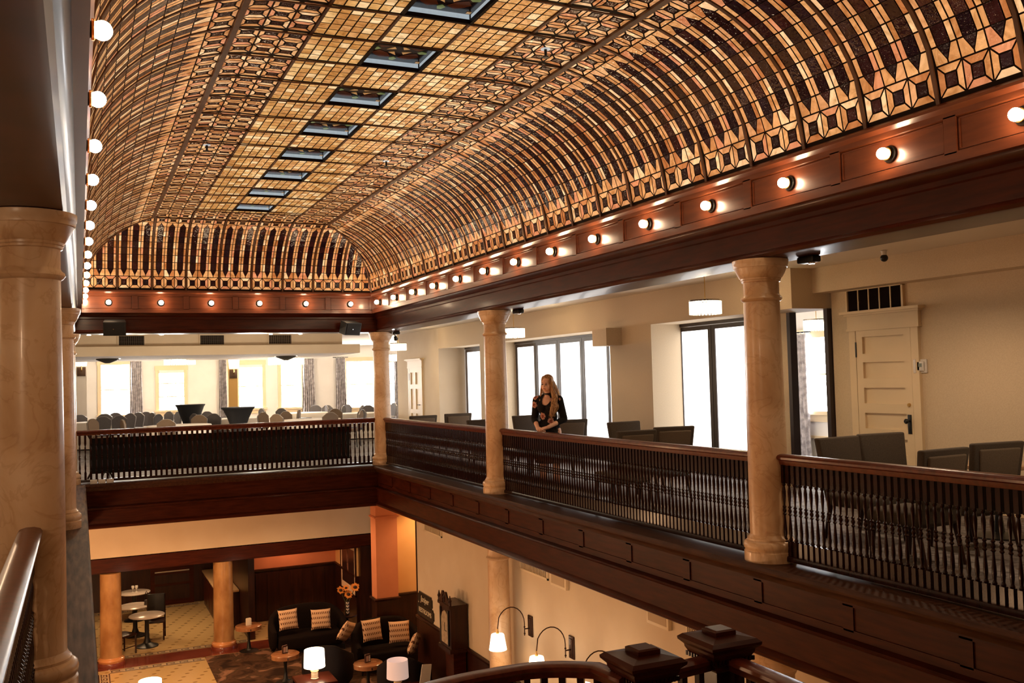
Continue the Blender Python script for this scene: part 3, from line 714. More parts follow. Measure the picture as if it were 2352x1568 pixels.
# folding frosted screens
def screen(label, y0, y1, n, gap=None):
    t = thing('folding_screen', label, 'glass screen', (XS, y0, 0), 0, 'dark framed frosted glass screens')
    L = y1-y0; FRM = mat('dark_screen_frame', (.030, .016, .015), .35)
    MB().box((-.02, 0, HB-.05), (.09, L, HB)).build('head_rail', FRM, t, smooth=False)
    MB().box((-.02, 0, 0), (.09, L, .018)).build('floor_track', CHROME, t, smooth=False)
    for i in range(n):
        a, b = L*i/n+.006, L*(i+1)/n-.006
        mb = MB()
        for p, q, r, s in ((a, a+.085, .02, HB-.06), (b-.085, b, .02, HB-.06), (a+.085, b-.085, HB-.13, HB-.06), (a+.085, b-.085, .02, .11)): mb.box((0, p, r), (.045, q, s))
        lf = mb.build('leaf', FRM, t, smooth=False)
        MB().box((.018, a+.085, .11), (.030, b-.085, HB-.13)).build('pane', FROST, lf, smooth=False)
    return t
screen('two-leaf frosted glass screen left of the nearest right column', -6.80, -4.92, 2)
screen('four-leaf frosted glass screen behind the woman', -2.55, 1.80, 4)
screen('frosted glass screen seen left of the column beside the woman', 2.6, 5.0, 2)
MB().box((XS, -3.62, .02), (XS+.03, -2.58, HB)).build('window_9', FROST, smooth=False)['kind'] = 'structure'
# the open bay at the end of the near screen and the room behind it
FRM = MATS['dark_screen_frame']
for nm, y, z in (('screen_jamb', -8.50, HB), ('screen_jamb', -7.74, HB)):
    tag(MB().box((XS-.02, y-.035, 0), (XS+.10, y+.035, z)).build('screen_jamb', FRM, smooth=False), 'dark jamb of the open bay beside the panelled door wall' if y < -8 else 'dark leaf edge of the open bay hidden behind near column', 'door frame', 'dark jambs of the open bay')
wall('wall_right', (XS+.02, -7.70, .0), (XS+.12, -6.82, HB), WALLR, 'panel between the open bay and the two-leaf screen')
XR = 7.0
wall('wall_room', (XR, -12, 0), (XR+.15, 6, 3.08), WHITE, 'wall of the room behind the open bay')
wall('wall_room', (XD+.15, 5.9, 0), (XR, 6.0, 3.08), WHITE, 'end wall of the room behind the open bay')
wall('wall_room', (XD+.15, -12.1, 0), (XR, -12.0, 3.08), WHITE, 'near wall of the room behind the open bay')
def window(n, plane, lo, hi, axis, label, panes=(2, 1), shade=False):
    """axis 'y': in a wall facing -Y at y=plane, lo/hi=(x,z); axis 'x': in a wall facing -X"""
    mb = MB(); pn = MB(); (a, z0), (b, z1) = lo, hi; f = .07
    def bx(m, a0, b0, d0, d1, zz0, zz1):
        if axis == 'y': m.box((a0, plane-d1, zz0), (b0, plane-d0, zz1))
        else: m.box((plane-d1, a0, zz0), (plane-d0, b0, zz1))
    bx(mb, a-.12, a, 0, .04, z0-.02, z1+.12); bx(mb, b, b+.12, 0, .04, z0-.02, z1+.12); bx(mb, a-.14, b+.14, 0, .05, z1+.0, z1+.16); bx(mb, a-.16, b+.16, 0, .09, z0-.07, z0); bx(mb, a-.12, b+.12, 0, .03, z0-.2, z0-.07)
    for i in range(1, panes[0]): z = z0+(z1-z0)*i/panes[0]; bx(mb, a, b, .008, .022, z-.018, z+.018)
    for i in range(1, panes[1]): x = a+(b-a)*i/panes[1]; bx(mb, x-.010, x+.010, .008, .018, z0, z1)
    o = mb.build('window_%d' % n, TRIMW, smooth=False); struct(o, label)
    bx(pn, a, b, .002, .010, z0, z1); pn.build('pane', PANE, o, smooth=False)
    if shade:
        m2 = MB(); bx(m2, a+.0, b-.0, .03, .09, z1-.10, z1+.0); m2.build('shade_roll', WHITE, o, smooth=False)
    return o
a = at_x(1843, 955, XR); b = at_x(1925, 960, XR)
window(8, XR, (b.y, .93), (a.y, 2.28), 'x', 'bright window of the room behind the open bay', (2, 1))
MB().box((XR-.02, -11.9, .42), (XR, 5.8, .47)).build('trim_%d' % TN, TRIMW, smooth=False)['kind'] = 'structure'; TN += 1
def curtain(label, c, wd, z0, z1, axis='y', amp=.05, folds=7, flare=.25):
    t = thing('curtain', label, 'curtain', (c[0], c[1], 0), 0 if axis == 'y' else PI/2, 'grey patterned curtains')
    mb = MB(); nx, nz = folds*8, 10
    for back in (0, 1):
        pts = []
        for i in range(nx+1):
            s = i/nx
            for k in range(nz+1):
                q = k/nz; ww = wd*(1+flare*(1-q)**1.5*(1 if q < .97 else 1)); am = amp*(.5+.5*(1-q))
                pts.append(((s-.5)*ww, am*math.sin(s*folds*2*PI+.6*math.sin(k))*.7 + .012*back, z0+(z1-z0)*q))
        mb.add(pts, [[i*(nz+1)+k, (i+1)*(nz+1)+k, (i+1)*(nz+1)+k+1, i*(nz+1)+k+1] for i in range(nx) for k in range(nz)], flip=bool(back))
    mb.build('fabric', CURT, t, ang=60)
    MB().tube([(-wd*.5-.12, 0, z1+.03), (wd*.5+.12, 0, z1+.03)], .014).build('rod', BLACK, t)
    for i in range(6): MB().lathe([(.022, -.006), (.022, .006)], (-wd*.45+wd*.9*i/5, 0, z1+.02), n=12, ax=(1, 0, 0)).build('ring', CHROME, t)
    return t
p = at_x(1832, 900, XR-.15); curtain('grey curtain in the room behind the open bay', (XR-.15, p.y), .55, .05, 2.36, 'x')
# panelled door
def panel_door(n, X, y0, y1, h, rows_, cols, label, cornice=True, hw='knob'):
    d = struct(MB().box((X-.012, y0, 0), (X, y1, h)).build('door_%d' % n, TRIMW, smooth=False), label)
    st = .11; mb = MB(); rail = .10
    bounds = rows_; L = y1-y0
    mb.box((X-.042, y0, 0), (X-.012, y0+st, h)); mb.box((X-.042, y1-st, 0), (X-.012, y1, h))
    zs = [0]+[q for r in bounds for q in r]+[h]
    for i in range(0, len(zs), 2): mb.box((X-.042, y0+st, zs[i]), (X-.012, y1-st, zs[i+1]))
    if cols == 2:
        for r in bounds: mb.box((X-.042, (y0+y1)/2-.05, r[0]), (X-.012, (y0+y1)/2+.05, r[1]))
    mb.build('stile_frame', TRIMW, d, smooth=False)
    mb = MB(); cs = .12
    mb.box((X-.045, y0-cs, 0), (X, y0-.006, h+.01)); mb.box((X-.045, y1+.006, 0), (X, y1+cs, h+.01)); mb.box((X-.050, y0-cs-.02, h+.01), (X, y1+cs+.02, h+.20))
    if cornice:
        mb.box((X-.062, y0-cs-.03, h+.0), (X, y1+cs+.03, h+.03)); mb.box((X-.08, y0-cs-.05, h+.20), (X, y1+cs+.05, h+.225)); mb.box((X-.12, y0-cs-.09, h+.225), (X, y1+cs+.09, h+.26))
    mb.build('door_casing', TRIMW, d, smooth=False)
    for z in (h-.35, .3): MB().box((X-.05, y1-.008, z), (X-.03, y1+.012, z+.2)).build('hinge', BLACK, d, smooth=False)
    if hw == 'knob':
        MB().rbox((X-.052, y0+.03, .86), (X-.042, y0+.09, 1.10), .005).build('lock_plate', BLACK, d)
        MB().lathe([(.012, 0), (.012, .035), (.03, .045), (.032, .06), (.02, .075)], (X-.052, y0+.06, 1.02), n=16, ax=(-1, 0, 0)).build('door_knob', BLACK, d)
        MB().lathe([(.025, 0), (.022, .015)], (X-.042, y0+.06, 1.22), n=16, ax=(-1, 0, 0)).build('deadbolt', BRASS, d)
    else:
        MB().tube([(X-.05, y0+.06, 1.0), (X-.08, y0+.06, 1.0), (X-.08, y0+.2, 1.0)], .012).build('lever_handle', BLACK, d)
    return d
panel_door(1, XD, -9.93, -9.02, 2.19, [(.20, .46)]+[(at_x(2015, a_, XD).z, at_x(2015, b_, XD).z) for a_, b_ in ((1040, 1005), (984, 948), (926, 890), (868, 831), (811, 772))], 1, 'cream panelled door on the right gallery wall')
panel_door(2, XP, 6.85, 7.85, 2.05, [(.2, .75), (.87, 1.45), (1.58, 1.92)], 2, 'far six-panel white door', hw='lever')
# vent over the door
t = thing('transom_vent', 'dark five-bay vent grille above the panelled door', 'vent', (XD, -9.34, 2.58))
y0, y1 = -.47, .45
MB().box((-.02, y0, -.155), (-.001, y1, .15)).build('backing', mat('vent_dark', (.010, .006, .005), .95, spec=.05), t, smooth=False)
mb = MB(); mb.box((-.045, y0-.03, -.175), (-.0, y0, .17)); mb.box((-.045, y1, -.175), (0, y1+.03, .17)); mb.box((-.045, y0-.03, .15), (0, y1+.03, .17)); mb.build('vent_frame', TRIMW, t, smooth=False)
for i in range(1, 5): y = y0+(y1-y0)*i/5; MB().box((-.032, y-.008, -.155), (-.018, y+.008, .15)).build('mullion', TRIMW, t, smooth=False)
t = thing('thermostat', 'white thermostat in clear cover beside panelled door', 'thermostat', (XD, -10.06, 1.70))
MB().rbox((-.02, -.08, -.085), (0, .08, .085), .008).build('back_plate', WHITE, t); MB().rbox((-.045, -.055, -.06), (-.02, .05, .06), .01).build('body', mat('white_plastic', (.7, .66, .62), .4), t)
MB().box((-.047, -.03, -.01), (-.045, .02, .035)).build('display', mat('lcd_grey', (.20, .24, .22), .3), t, smooth=False)
MB().rbox((-.055, .055, -.085), (-.0, .095, .085), .008).build('cover_edge', mat('clear_plastic', (.75, .7, .66), .12), t)
p = at_z(2030, 575, 3.08); t = thing('ceiling_sensor', 'dark round sensor on the cream ceiling near the panelled door', 'sensor', (p.x, p.y, 3.08))
MB().lathe([(.04, -.005), (.03, -.02), (.028, -.06)], n=14).build('mount', WHITE, t); MB().ell((0, 0, -.09), (.045, .045, .045)).build('lens', BLACK, t)
t = thing('exit_sign', 'small green lit exit sign behind the far corner column', 'sign', tuple(at_y(893, 778, 5.3)))
MB().box((-.16, -.02, -.09), (.16, .02, .09)).build('housing', WHITE, t, smooth=False); text_mesh('lettering', 'EXIT', .13, emitter('exit_green', (.1, .75, .5), 1.0), t, Matrix.Translation((0, -.022, 0)) @ Matrix.Rotation(PI/2, 4, 'X'))

# pendants
def pendant(loc, label, r=.20, h=.17, zc=3.08, lit=True):
    t = thing('drum_pendant', label, 'light', loc, 0, 'crystal drum pendant lights')
    n = 28
    mb = MB()
    for i in range(n):
        a = 2*PI*i/n; mb.tube([(r*math.cos(a), r*math.sin(a), -h/2), (r*math.cos(a), r*math.sin(a), h/2)], .016, n=5)
    mb.build('crystal_rods', PEND, t)
    MB().lathe([(r-.005, h/2), (r+.018, h/2), (r+.018, h/2+.02), (r-.005, h/2+.02)], n=36, cap=False).build('top_rim', CHROME, t)
    MB().ell((0, 0, -.01), (.10, .10, .07), n=16, m=8).build('bulb_cluster', BULB2, t)
    MB().tube([(0, 0, h/2+.02), (0, 0, zc-loc[2])], .006, n=6).build('chain', BRASS, t)
    MB().lathe([(.06, zc-loc[2]-.02), (.065, zc-loc[2])], n=18).build('canopy', CHROME, t)
    return t
BULB2 = emitter('pendant_bulb', (1, .80, .50), 34)
q = at_x(1620, 707, 2.2); pendant((2.2, q.y, q.z), 'crystal drum pendant left of the nearest right column')
q = at_x(1180, 765, 2.2); pendant((2.2, q.y, q.z), 'crystal drum pendant half hidden by column beside the woman')
q = at_x(915, 797, 2.2); pendant((2.2, q.y, q.z), 'crystal drum pendant right of the far corner column')
q = at_x(1875, 747, 6.0); pendant((6.0, q.y, q.z), 'pendant glowing in the room behind the open bay')

# ================================================================ RIGHT GALLERY FURNITURE
def lounge_chair():
    t = thing('upholstered_chair', '', 'chair', (0, 0, 0), 0, 'taupe upholstered chairs of the right gallery')
    MB().rbox((-.27, -.29, .33), (.27, .27, .47), .05).build('seat', UPH, t)
    def back(z0, z1, w0, w1, th, y0=.25, y1=.34, inset=0.):
        bm = bmesh.new(); bmesh.ops.create_cube(bm, size=1)
        for v in bm.verts:
            q = v.co.z+.5; wd = (w0+(w1-w0)*q)
            v.co = Vector((v.co.x*wd, y0+(y1-y0)*q+v.co.y*th, z0+(z1-z0)*q))
        bmesh.ops.bevel(bm, geom=list(bm.edges), offset=.018, segments=3, profile=.5, affect='EDGES'); return MB().bm(bm)
    b = back(.36, 1.0, .50, .58, .075).build('backrest', UPH, t)
    back(.50, .945, .40, .47, .05, .297, .364).build('back_panel', UPHL, b)
    for sx in (-1, 1):
        for sy in (-1, 1): MB().tube([(sx*.23, sy*.23, .36), (sx*.24, sy*.26+(.05 if sy > 0 else 0), 0)], [.026, .017], n=8).build('leg', DARKW, t)
    return t
LC = None
def put_lounge(px, py, rz, label, zt=1.0):
    global LC
    p = at_z(px, py, zt) if px != 1432 else at_x(px, py, 1.95); off = Matrix.Rotation(rz, 3, 'Z') @ Vector((0, .34, 0)); loc = (p.x-off.x, p.y-off.y, 0)
    if LC is None: LC = lounge_chair(); LC.location = loc; LC.rotation_euler = (0, 0, rz); LC['label'] = label
    else: dup(LC, loc, rz, label)
put_lounge(1922, 1012, .06, 'taupe chair with plain back just right of the nearest column', .96)
put_lounge(2022, 1003, -.10, 'taupe chair directly in front of the cream panelled door', .96)
put_lounge(2168, 1030, PI+.05, 'taupe chair with framed back panel right of the panelled door', 1.0)
put_lounge(2290, 1015, PI-.10, 'taupe chair at the right edge of the photo', 1.0)
put_lounge(1432, 981, .1, 'taupe chair whose edge shows behind the one below the wide pier')
put_lounge(1462, 988, PI+.05, 'framed taupe chair below the wide pier, left of a pair', 1.0)
put_lounge(1548, 979, PI-.12, 'framed taupe chair in front of the two-leaf screen', 1.0)
put_lounge(1310, 963, PI-.15, 'framed taupe chair right of the woman')
put_lounge(1208, 962, .1, 'taupe chair behind the woman on her left, beside the column', .93)
put_lounge(972, 954, PI+.05, 'framed taupe chair below the far white door')
put_lounge(1052, 949, PI-.05, 'framed taupe chair left of the column beside the woman')
put_lounge(1106, 963, .15, 'plain taupe chair partly cut by the column beside the woman')
def low_table(x, y, r, label, h=.72):
    t = thing('round_table', label, 'table', (x, y, 0), 0, 'round wooden tables of the right gallery')
    MB().lathe([(r-.02, h-.045), (r, h-.035), (r, h-.01), (r-.01, h)], n=40).build('tabletop', mat('light_table_wood', (.42, .24, .13), .25, noise=((.5, .3, .17), 4, 4, (1, 6, 1)), coat=.4), t)
    MB().lathe([(.05, .04), (.035, .2), (.035, h-.06), (.09, h-.045)], n=20).build('pedestal', BLACK, t)
    MB().lathe([(.26, 0), (.26, .015), (.05, .05)], n=28).build('foot', BLACK, t)
low_table(1.15, -7.42, .22, 'round wooden table between the framed chairs and the woman\'s balustrade')
low_table(2.85, -12.0, .34, 'round wooden table beside the four chairs by the panelled door')
low_table(1.55, -3.95, .28, 'round wooden table behind the woman between two chairs')

# ================================================================ FAR GALLERY
YB = 16.5
wall('wall_back', (-9, YB, 0), (9, YB+.2, 3.08), WHITE, 'white far wall with the windows')
wall('wall_right', (7.5, 6.0, 0), (7.6, YB, 3.08), WHITE, 'right end wall of the far gallery')
wall('wall_back', (-9, 7.3, 2.74), (1.25, 12, 3.08), WALL, 'ceiling bulkhead with the dark vents')
wall('wall_back', (-9, 7.0, 2.50), (1.67, 12, 2.74), WALL, 'dropped ceiling beam over the banquet tables')
for i, (l, r, lo, hi, kw) in enumerate((((232, 840), (298, 945), .8, 2.5, {}), ((365, 850), (423, 941), .9, 2.28, {'shade': True}), ((548, 838), (603, 935), .86, 2.42, {'shade': True}), ((645, 835), (692, 935), .84, 2.44, {}), ((795, 830), (858, 935), .74, 2.47, {}))):
    a = at_y(*l, YB).x; b = at_y(*r, YB).x
    window(i+1, YB, (a, lo), (b, hi), 'y', '%s bright window from left on the far wall' % ORD[i], (3 if i == 1 else 2, 3 if i == 1 else 1), **kw)
a, b = at_y(890, 850, YB).x, at_y(908, 850, YB).x; window(6, YB, (a, .8), (b, 2.4), 'y', 'narrow bright window right of the far corner column', (2, 1))
for i, (px, wd, lb) in enumerate(((313, .36, 'grey curtain right of the leftmost far window'), (512, .24, 'grey curtain left of the brown post'), (709, .42, 'wide grey curtain right of the fourth far window'), (783, .34, 'grey curtain nearest the far corner column, on its left'), (911, .16, 'pale curtain edge right of the far corner column'))):
    q = at_y(px, 880, YB-.18); curtain(lb, (q.x, YB-.18), wd, .012, 2.60, 'y', amp=.09, folds=6 if wd > .2 else 3)
q0 = at_y(525, 900, 13.0); q1 = at_y(546, 900, 13.0)
wall('wall_post', (q0.x, 13.0, 0), (q1.x, 13.3, 3.08), mat('ochre_post', (.50, .30, .09), .7), 'ochre post between the far windows')
def cup_sconce(loc, label):
    t = thing('wall_sconce', label, 'light', loc, 0, 'far gallery wall sconces')
    MB().rbox((-.12, -.05, -.14), (.12, 0, .14), .01).build('back_plate', mat('bronze', (.10, .06, .04), .35, metal=.8), t)
    MB().lathe([(.15, .16), (.18, .50), (.17, .50), (.14, .17)], (0, -.16, 0), n=24).build('lamp_shade', PEND, t)
    MB().tube([(0, -.05, 0), (0, -.16, .05), (0, -.16, .2)], .015).build('arm', BRASS, t)
c = at_y(536, 857, 13.0); cup_sconce((c.x, 13.0, c.z-.02), 'lit sconce with pale shade on the ochre post')
c = at_y(187, 853, 13.0); wall('wall_post', (c.x-.4, 13.0, 0), (c.x+.14, 13.3, 3.08), WHITE, 'white pier left of the leftmost far window'); cup_sconce((c.x, 13.0, c.z), 'lit sconce with pale shade at the far left beside the columns')
for i, (px, y) in enumerate(((402, 11.0), (428, 13.5), (640, 10.5), (678, 11.5), (890, 12.0))):
    q = at_y(px, 829 if i < 4 else 822, y)
    pendant((q.x, y, q.z), ('drum pendant in far gallery, %s from left, before the windows' % ORD[i]) if i < 4 else 'drum pendant in far gallery seen past the corner column', r=.30 if i % 2 == 0 else .27, h=.22, zc=3.08 if i in (1, 4) else (2.5 if y < 12 else 3.08))
for i, (px, yy) in enumerate(((302, 772), (487, 772), (643, 772))):
    q = at_y(px, yy, 7.3); wd = .30
    t = thing('ceiling_vent', 'dark grid vent on far bulkhead, %s from left' % ORD[i], 'vent', (q.x, 7.3, 2.90), 0, 'dark vents on the far bulkhead')
    MB().box((-wd, -.01, -.12), (wd, -.001, .12)).build('backing', MATS['vent_dark'], t, smooth=False)
    mb = MB()
    for k in range(12): x = -wd+2*wd*(k+.5)/12; mb.box((x-.004, -.022, -.12), (x+.004, -.01, .12))
    for k in range(6): z = -.12+.24*(k+.5)/6; mb.box((-wd, -.022, z-.004), (wd, -.01, z+.004))
    mb.build('grille', mat('vent_brown', (.08, .055, .035), .5) if i < 2 else mat('vent_tan', (.2, .14, .09), .5), t, smooth=False)
    m2 = MB(); [m2.box(a_, b_) for a_, b_ in (((-wd-.03, -.025, -.15), (wd+.03, 0, -.12)), ((-wd-.03, -.025, .12), (wd+.03, 0, .15)), ((-wd-.03, -.025, -.12), (-wd, 0, .12)), ((wd, -.025, -.12), (wd+.03, 0, .12)))]; m2.build('vent_frame', WALL, t, smooth=False)
for i, px in enumerate((247, 657)):
    q = at_y(px, 824, 9.2); t = thing('ceiling_speaker', 'dark ceiling speaker cone hanging from far beam, %s' % ('on the left' if i == 0 else 'on the right'), 'speaker', (q.x, 9.2, 2.5), 0, 'ceiling speakers of the far gallery')
    MB().lathe([(.30, 0), (.28, -.03), (.06, -.12)], n=24).build('shell', mat('dark_speaker_cone', (.05, .045, .04), .6), t); MB().lathe([(.31, -.004), (.33, .0), (.31, .0)], n=24).build('rim', CHROME, t)
# banquet tables and chairs
TABS = [(-3.15, 6.3, 'round banquet table with cloth nearest the far balcony, on the left'), (-1.35, 9.4, 'white clothed banquet table left of the nearer black cocktail table'), (.15, 6.4, 'clothed banquet table nearest the far corner column'), (-5.0, 11.2, 'white clothed banquet table at far left edge behind the columns'), (1.2, 12.2, 'white clothed banquet table farthest back on the right'), (2.35, 9.6, 'clothed banquet table hidden behind the far corner column')]
for x, y, lb in TABS:
    t = thing('banquet_table', lb, 'table', (x, y, 0), 0, 'banquet tables with white cloths')
    MB().lathe([(.74, .70), (.74, .735)], n=36).build('tabletop', DARKW, t)
    MB().lathe([(.03, 0), (.03, .70)], n=12).build('pedestal', BLACK, t)
    mb = MB(); n = 96; pts = []
    for k, (r, z) in enumerate(((.0, .755), (.60, .755), (.75, .752), (.765, .735), (.775, .60), (.79, .30), (.80, .03))):
        for i in range(n): a = 2*PI*i/n; rr = r+(.028*math.sin(a*14)*max(0, (.74-z)/.7) if k > 2 else 0); pts.append((rr*math.cos(a), rr*math.sin(a), z))
    mb.add(pts, [[k*n+i, k*n+(i+1) % n, (k+1)*n+(i+1) % n, (k+1)*n+i] for k in range(6) for i in range(n)], flip=True)
    cl = tag(mb.build('tablecloth', LINEN, None, ang=60), 'cloth draped to floor over the ' + lb.replace('round ', '').replace('with cloth ', '').replace('clothed ', ''), 'tablecloth', 'white tablecloths'); cl.location = (x, y, 0)
def banquet_chair(m, nm):
    t = thing('banquet_chair', '', 'chair', (0, 0, 0), 0, 'crown backed banquet chairs')
    MB().rbox((-.21, -.22, .40), (.21, .21, .48), .03).build('seat', m, t)
    out = [(-.17, .50), (-.205, .72), (-.21, .84), (-.165, .875), (-.10, .925), (-.05, .94), (.05, .94), (.10, .925), (.165, .875), (.21, .84), (.205, .72), (.17, .50)]
    bm = bmesh.new(); vs_ = [bm.verts.new((x, .22+.10*(z-.5), z)) for x, z in out]; f = bm.faces.new(vs_); ex = bmesh.ops.extrude_face_region(bm, geom=[f])
    for v in [g for g in ex['geom'] if isinstance(g, bmesh.types.BMVert)]: v.co.y += .055
    bmesh.ops.recalc_face_normals(bm, faces=bm.faces[:]); b = MB().bm(bm).build('backrest', m, t, smooth=False)
    MB().tube([(x*1.0, .25+.10*(z-.5), z) for x, z in out], .010, n=6).build('piping', BANQE, b)
    for sx in (-1, 1):
        for sy in (-1, 1): MB().tube([(sx*.19, sy*.19, .42), (sx*.20, sy*.22, 0)], .013, n=6).build('leg', BLACK, t)
    return t
BC = {}
BCH = [(201, 941, 'g'), (217, 946, 'g'), (212, 962, 'b'), (236, 957, 'g'), (265, 941, 'g'), (266, 955, 'g'), (296, 945, 'g'), (314, 940, 'g'), (327, 941, 'g'), (302, 963, 'b'), (348, 942, 'g'), (363, 951, 'g'), (389, 941, 'g'), (406, 945, 'g'), (400, 960, 'b'), (450, 938, 'g'), (452, 950, 'g'), (475, 945, 'g'), (458, 953, 'b'), (484, 950, 'g'), (601, 935, 'g'), (612, 929, 'g'), (603, 947, 'b'), (625, 946, 'b'), (651, 950, 'b'), (668, 936, 'g'), (690, 928, 'g'), (687, 941, 'b'), (726, 932, 'g'), (737, 928, 'g'), (749, 929, 'g'), (770, 939, 'b'), (746, 947, 'b'), (796, 929, 'g'), (813, 931, 'g'), (820, 943, 'b'), (832, 940, 'g'), (844, 931, 'g'), (905, 925, 'g')]
placed = []
for i, (px, py, c) in enumerate(BCH):
    p = at_z(px, py, .94)
    if p.y > 13.2: p = at_y(px, py, 11.8 + (i % 5)*.4)
    if p.y < 1.2: p = at_y(px, py, 1.3)
    tx, ty, lb = min(TABS, key=lambda q: (q[0]-p.x)**2+(q[1]-p.y)**2)
    rz = math.atan2(-(tx-p.x), (ty-p.y)) + PI     # faces the table (local -y)
    off = Matrix.Rotation(rz, 3, 'Z') @ Vector((0, .29, 0)); zt = max(0., p.z-.94)
    loc = (p.x-off.x, p.y-off.y, 0)
    for q in TABS:
        v = Vector((loc[0]-q[0], loc[1]-q[1], 0))
        if v.length < 1.04: v = v.normalized()*1.04 if v.length > .05 else Vector((0, 1.04, 0)); loc = (q[0]+v.x, q[1]+v.y, 0)
    for z in placed:
        v = Vector((loc[0]-z[2][0], loc[1]-z[2][1], 0))
        if v.length < .60: v = v.normalized()*.60 if v.length > .02 else Vector((.60, 0, 0)); loc = (z[2][0]+v.x, z[2][1]+v.y, 0)
    where = ('behind the left banquet table' if p.y > ty else 'on the near side of the left banquet table') if px < 345 else ('at the middle banquet tables' if px < 500 else ('around the right banquet tables' if px < 790 else 'near the far corner column'))
    lab = '%s banquet chair %s, %s from left in the far gallery' % ('tan' if c == 'b' else 'dark grey', where, 'number')
    placed.append((px, c, loc, rz, where))
placed.sort(key=lambda q: q[0]); cnt = {}; tot = {}
for q in placed: tot[(q[1], q[4])] = tot.get((q[1], q[4]), 0)+1
for px, c, loc, rz, where in placed:
    k = (c, where); cnt[k] = cnt.get(k, 0)+1; n_ = cnt[k]; colr = 'tan' if c == 'b' else 'dark grey'
    lab = '%s crown-back chair %s' % (colr, where) if tot[k] == 1 else '%s crown-back chair %s, %s from left' % (colr, where, ORD[n_-1])
    if c not in BC:
        BC[c] = banquet_chair(BANQF if c == 'b' else BANQ, c); BC[c].location = loc; BC[c].rotation_euler = (0, 0, rz); BC[c]['label'] = lab
    else: dup(BC[c], loc, rz, lab)
for px, r, y, z, lb in ((437, .40, 9.6, 1.19, 'black stretch-covered cocktail table in front of the second far window'), (547, .42, 6.6, 1.13, 'black stretch-covered cocktail table nearer the balcony, below the third window')):
    q = at_y(px, 929 if px < 500 else 936, y)
    t = thing('cocktail_table', lb, 'table', (q.x, y, 0), 0, 'black covered cocktail tables')
    MB().lathe([(r-.02, z-.03), (r, z-.02), (r, z-.005), (r-.01, z)], n=36).build('tabletop', BLACK, t)
    MB().lathe([(.34, .0), (.33, .03), (.26, .2), (.19, .5), (.20, .65), (.27, .85), (.37, z-.07), (r+.005, z-.02), (r+.006, z+.002), (r-.02, z+.004)], n=36).build('stretch_cover', mat('black_spandex', (.012, .013, .017), .6), t)
    MB().lathe([(.03, .03), (.03, z-.04)], n=10).build('pedestal', BLACK, t)
p = at_z(585, 927+16, .78); t = thing('bar_stool', 'black stool beside the nearer black cocktail table', 'stool', (p.x, p.y if p.y < 8 else 7.4, 0))
MB().lathe([(.17, .70), (.18, .72), (.17, .76)], n=20).build('seat', BLACK, t)
for k in range(4): a = PI/4+k*PI/2; MB().tube([(.12*math.cos(a), .12*math.sin(a), .71), (.17*math.cos(a), .17*math.sin(a), 0)], .014, n=6).build('leg', BLACK, t)
t = thing('folding_stand', 'crossed dark legs of a folding stand at left end of far balcony', 'stand', (-5.05, 1.2, 0))
MB().tube([(-.22, 0, 0), (.22, 0, .85)], .018).build('leg', DARKW, t); MB().tube([(.22, .05, 0), (-.22, .05, .85)], .018).build('leg', DARKW, t); MB().box((-.3, -.2, .85), (.3, .25, .88)).build('tray_top', LINEN, t, smooth=False)
t = thing('power_strip', 'row of white adapter blocks on ledge at left end of far balcony', 'power adapter', (-5.02, .06, 0))
for i in range(3): MB().rbox((-.22+i*.135, -.05, .0), (-.10+i*.135, .06, .075), .01).build('adapter_block', mat('dusty_white_plastic', (.5, .47, .43), .5), t)
MB().tube([(.05+.06*math.cos(a/10*PI), 0, .075+.13*math.sin(a/10*PI)) for a in range(11)], .008).build('cord', BLACK, t)

# ================================================================ WOMAN AT THE BALUSTRADE
def blob_mesh(name, parts, voxel, m, parent, smooth_it=6, cut=None, ang=180):
    """one continuous surface grown round tapered limbs and ellipsoids"""
    mb = MB()
    for p in parts:
        if p[0] == 'c':
            _, pts, rs = p; pts = [Vector(q) for q in pts]
            for i in range(len(pts)-1):
                a, b = pts[i], pts[i+1]; mb.tube([a, (a+b)/2, b], [rs[i], (rs[i]+rs[i+1])/2, rs[i+1]], n=12)
            for q, r in zip(pts, rs): mb.ell(q, (r, r, r), n=12, m=8)
        else: mb.ell(p[1], p[2], n=20, m=14, M=p[3] if len(p) > 3 else None)
    o = mb.build(name, m, parent, smooth=False)
    rm = o.modifiers.new('r', 'REMESH'); rm.mode = 'VOXEL'; rm.voxel_size = voxel; sm = o.modifiers.new('s', 'SMOOTH'); sm.factor = .5; sm.iterations = smooth_it
    dg = bpy.context.evaluated_depsgraph_get(); me = bpy.data.meshes.new_from_object(o.evaluated_get(dg)); o.modifiers.clear()
    if cut:
        bm = bmesh.new(); bm.from_mesh(me); bmesh.ops.delete(bm, geom=[f for f in bm.faces if cut(f.calc_center_median())], context='FACES'); bm.to_mesh(me); bm.free()
    old = o.data; o.data = me; bpy.data.meshes.remove(old); me.name = name
    if not me.materials: me.materials.append(m)
    me.polygons.foreach_set('use_smooth', [True]*len(me.polygons)); return o
wy = -6.72
wom = thing('person', 'woman in black floral dress with long blonde hair, hands on the balustrade', 'person', (.555, wy, 0), math.radians(-46))
HT = 1.55      # head pivot (base of skull)
HM = Matrix.Translation((.005, -.035, HT)) @ Matrix.Rotation(math.radians(-6), 4, 'Z') @ Matrix.Rotation(math.radians(10), 4, 'X') @ Matrix.Rotation(math.radians(6), 4, 'Y')
def H(x, y, z): return HM @ Vector((x, y, z))
HR = HM.to_3x3().to_4x4()
def E_(c, r): return ('e', H(*c), r, HR)
armL = [(.165, .0, 1.375), (.220, .035, 1.10), (.075, -.235, 1.005)]
armR = [(-.165, .0, 1.375), (-.215, .03, 1.10), (-.085, -.215, 1.00)]
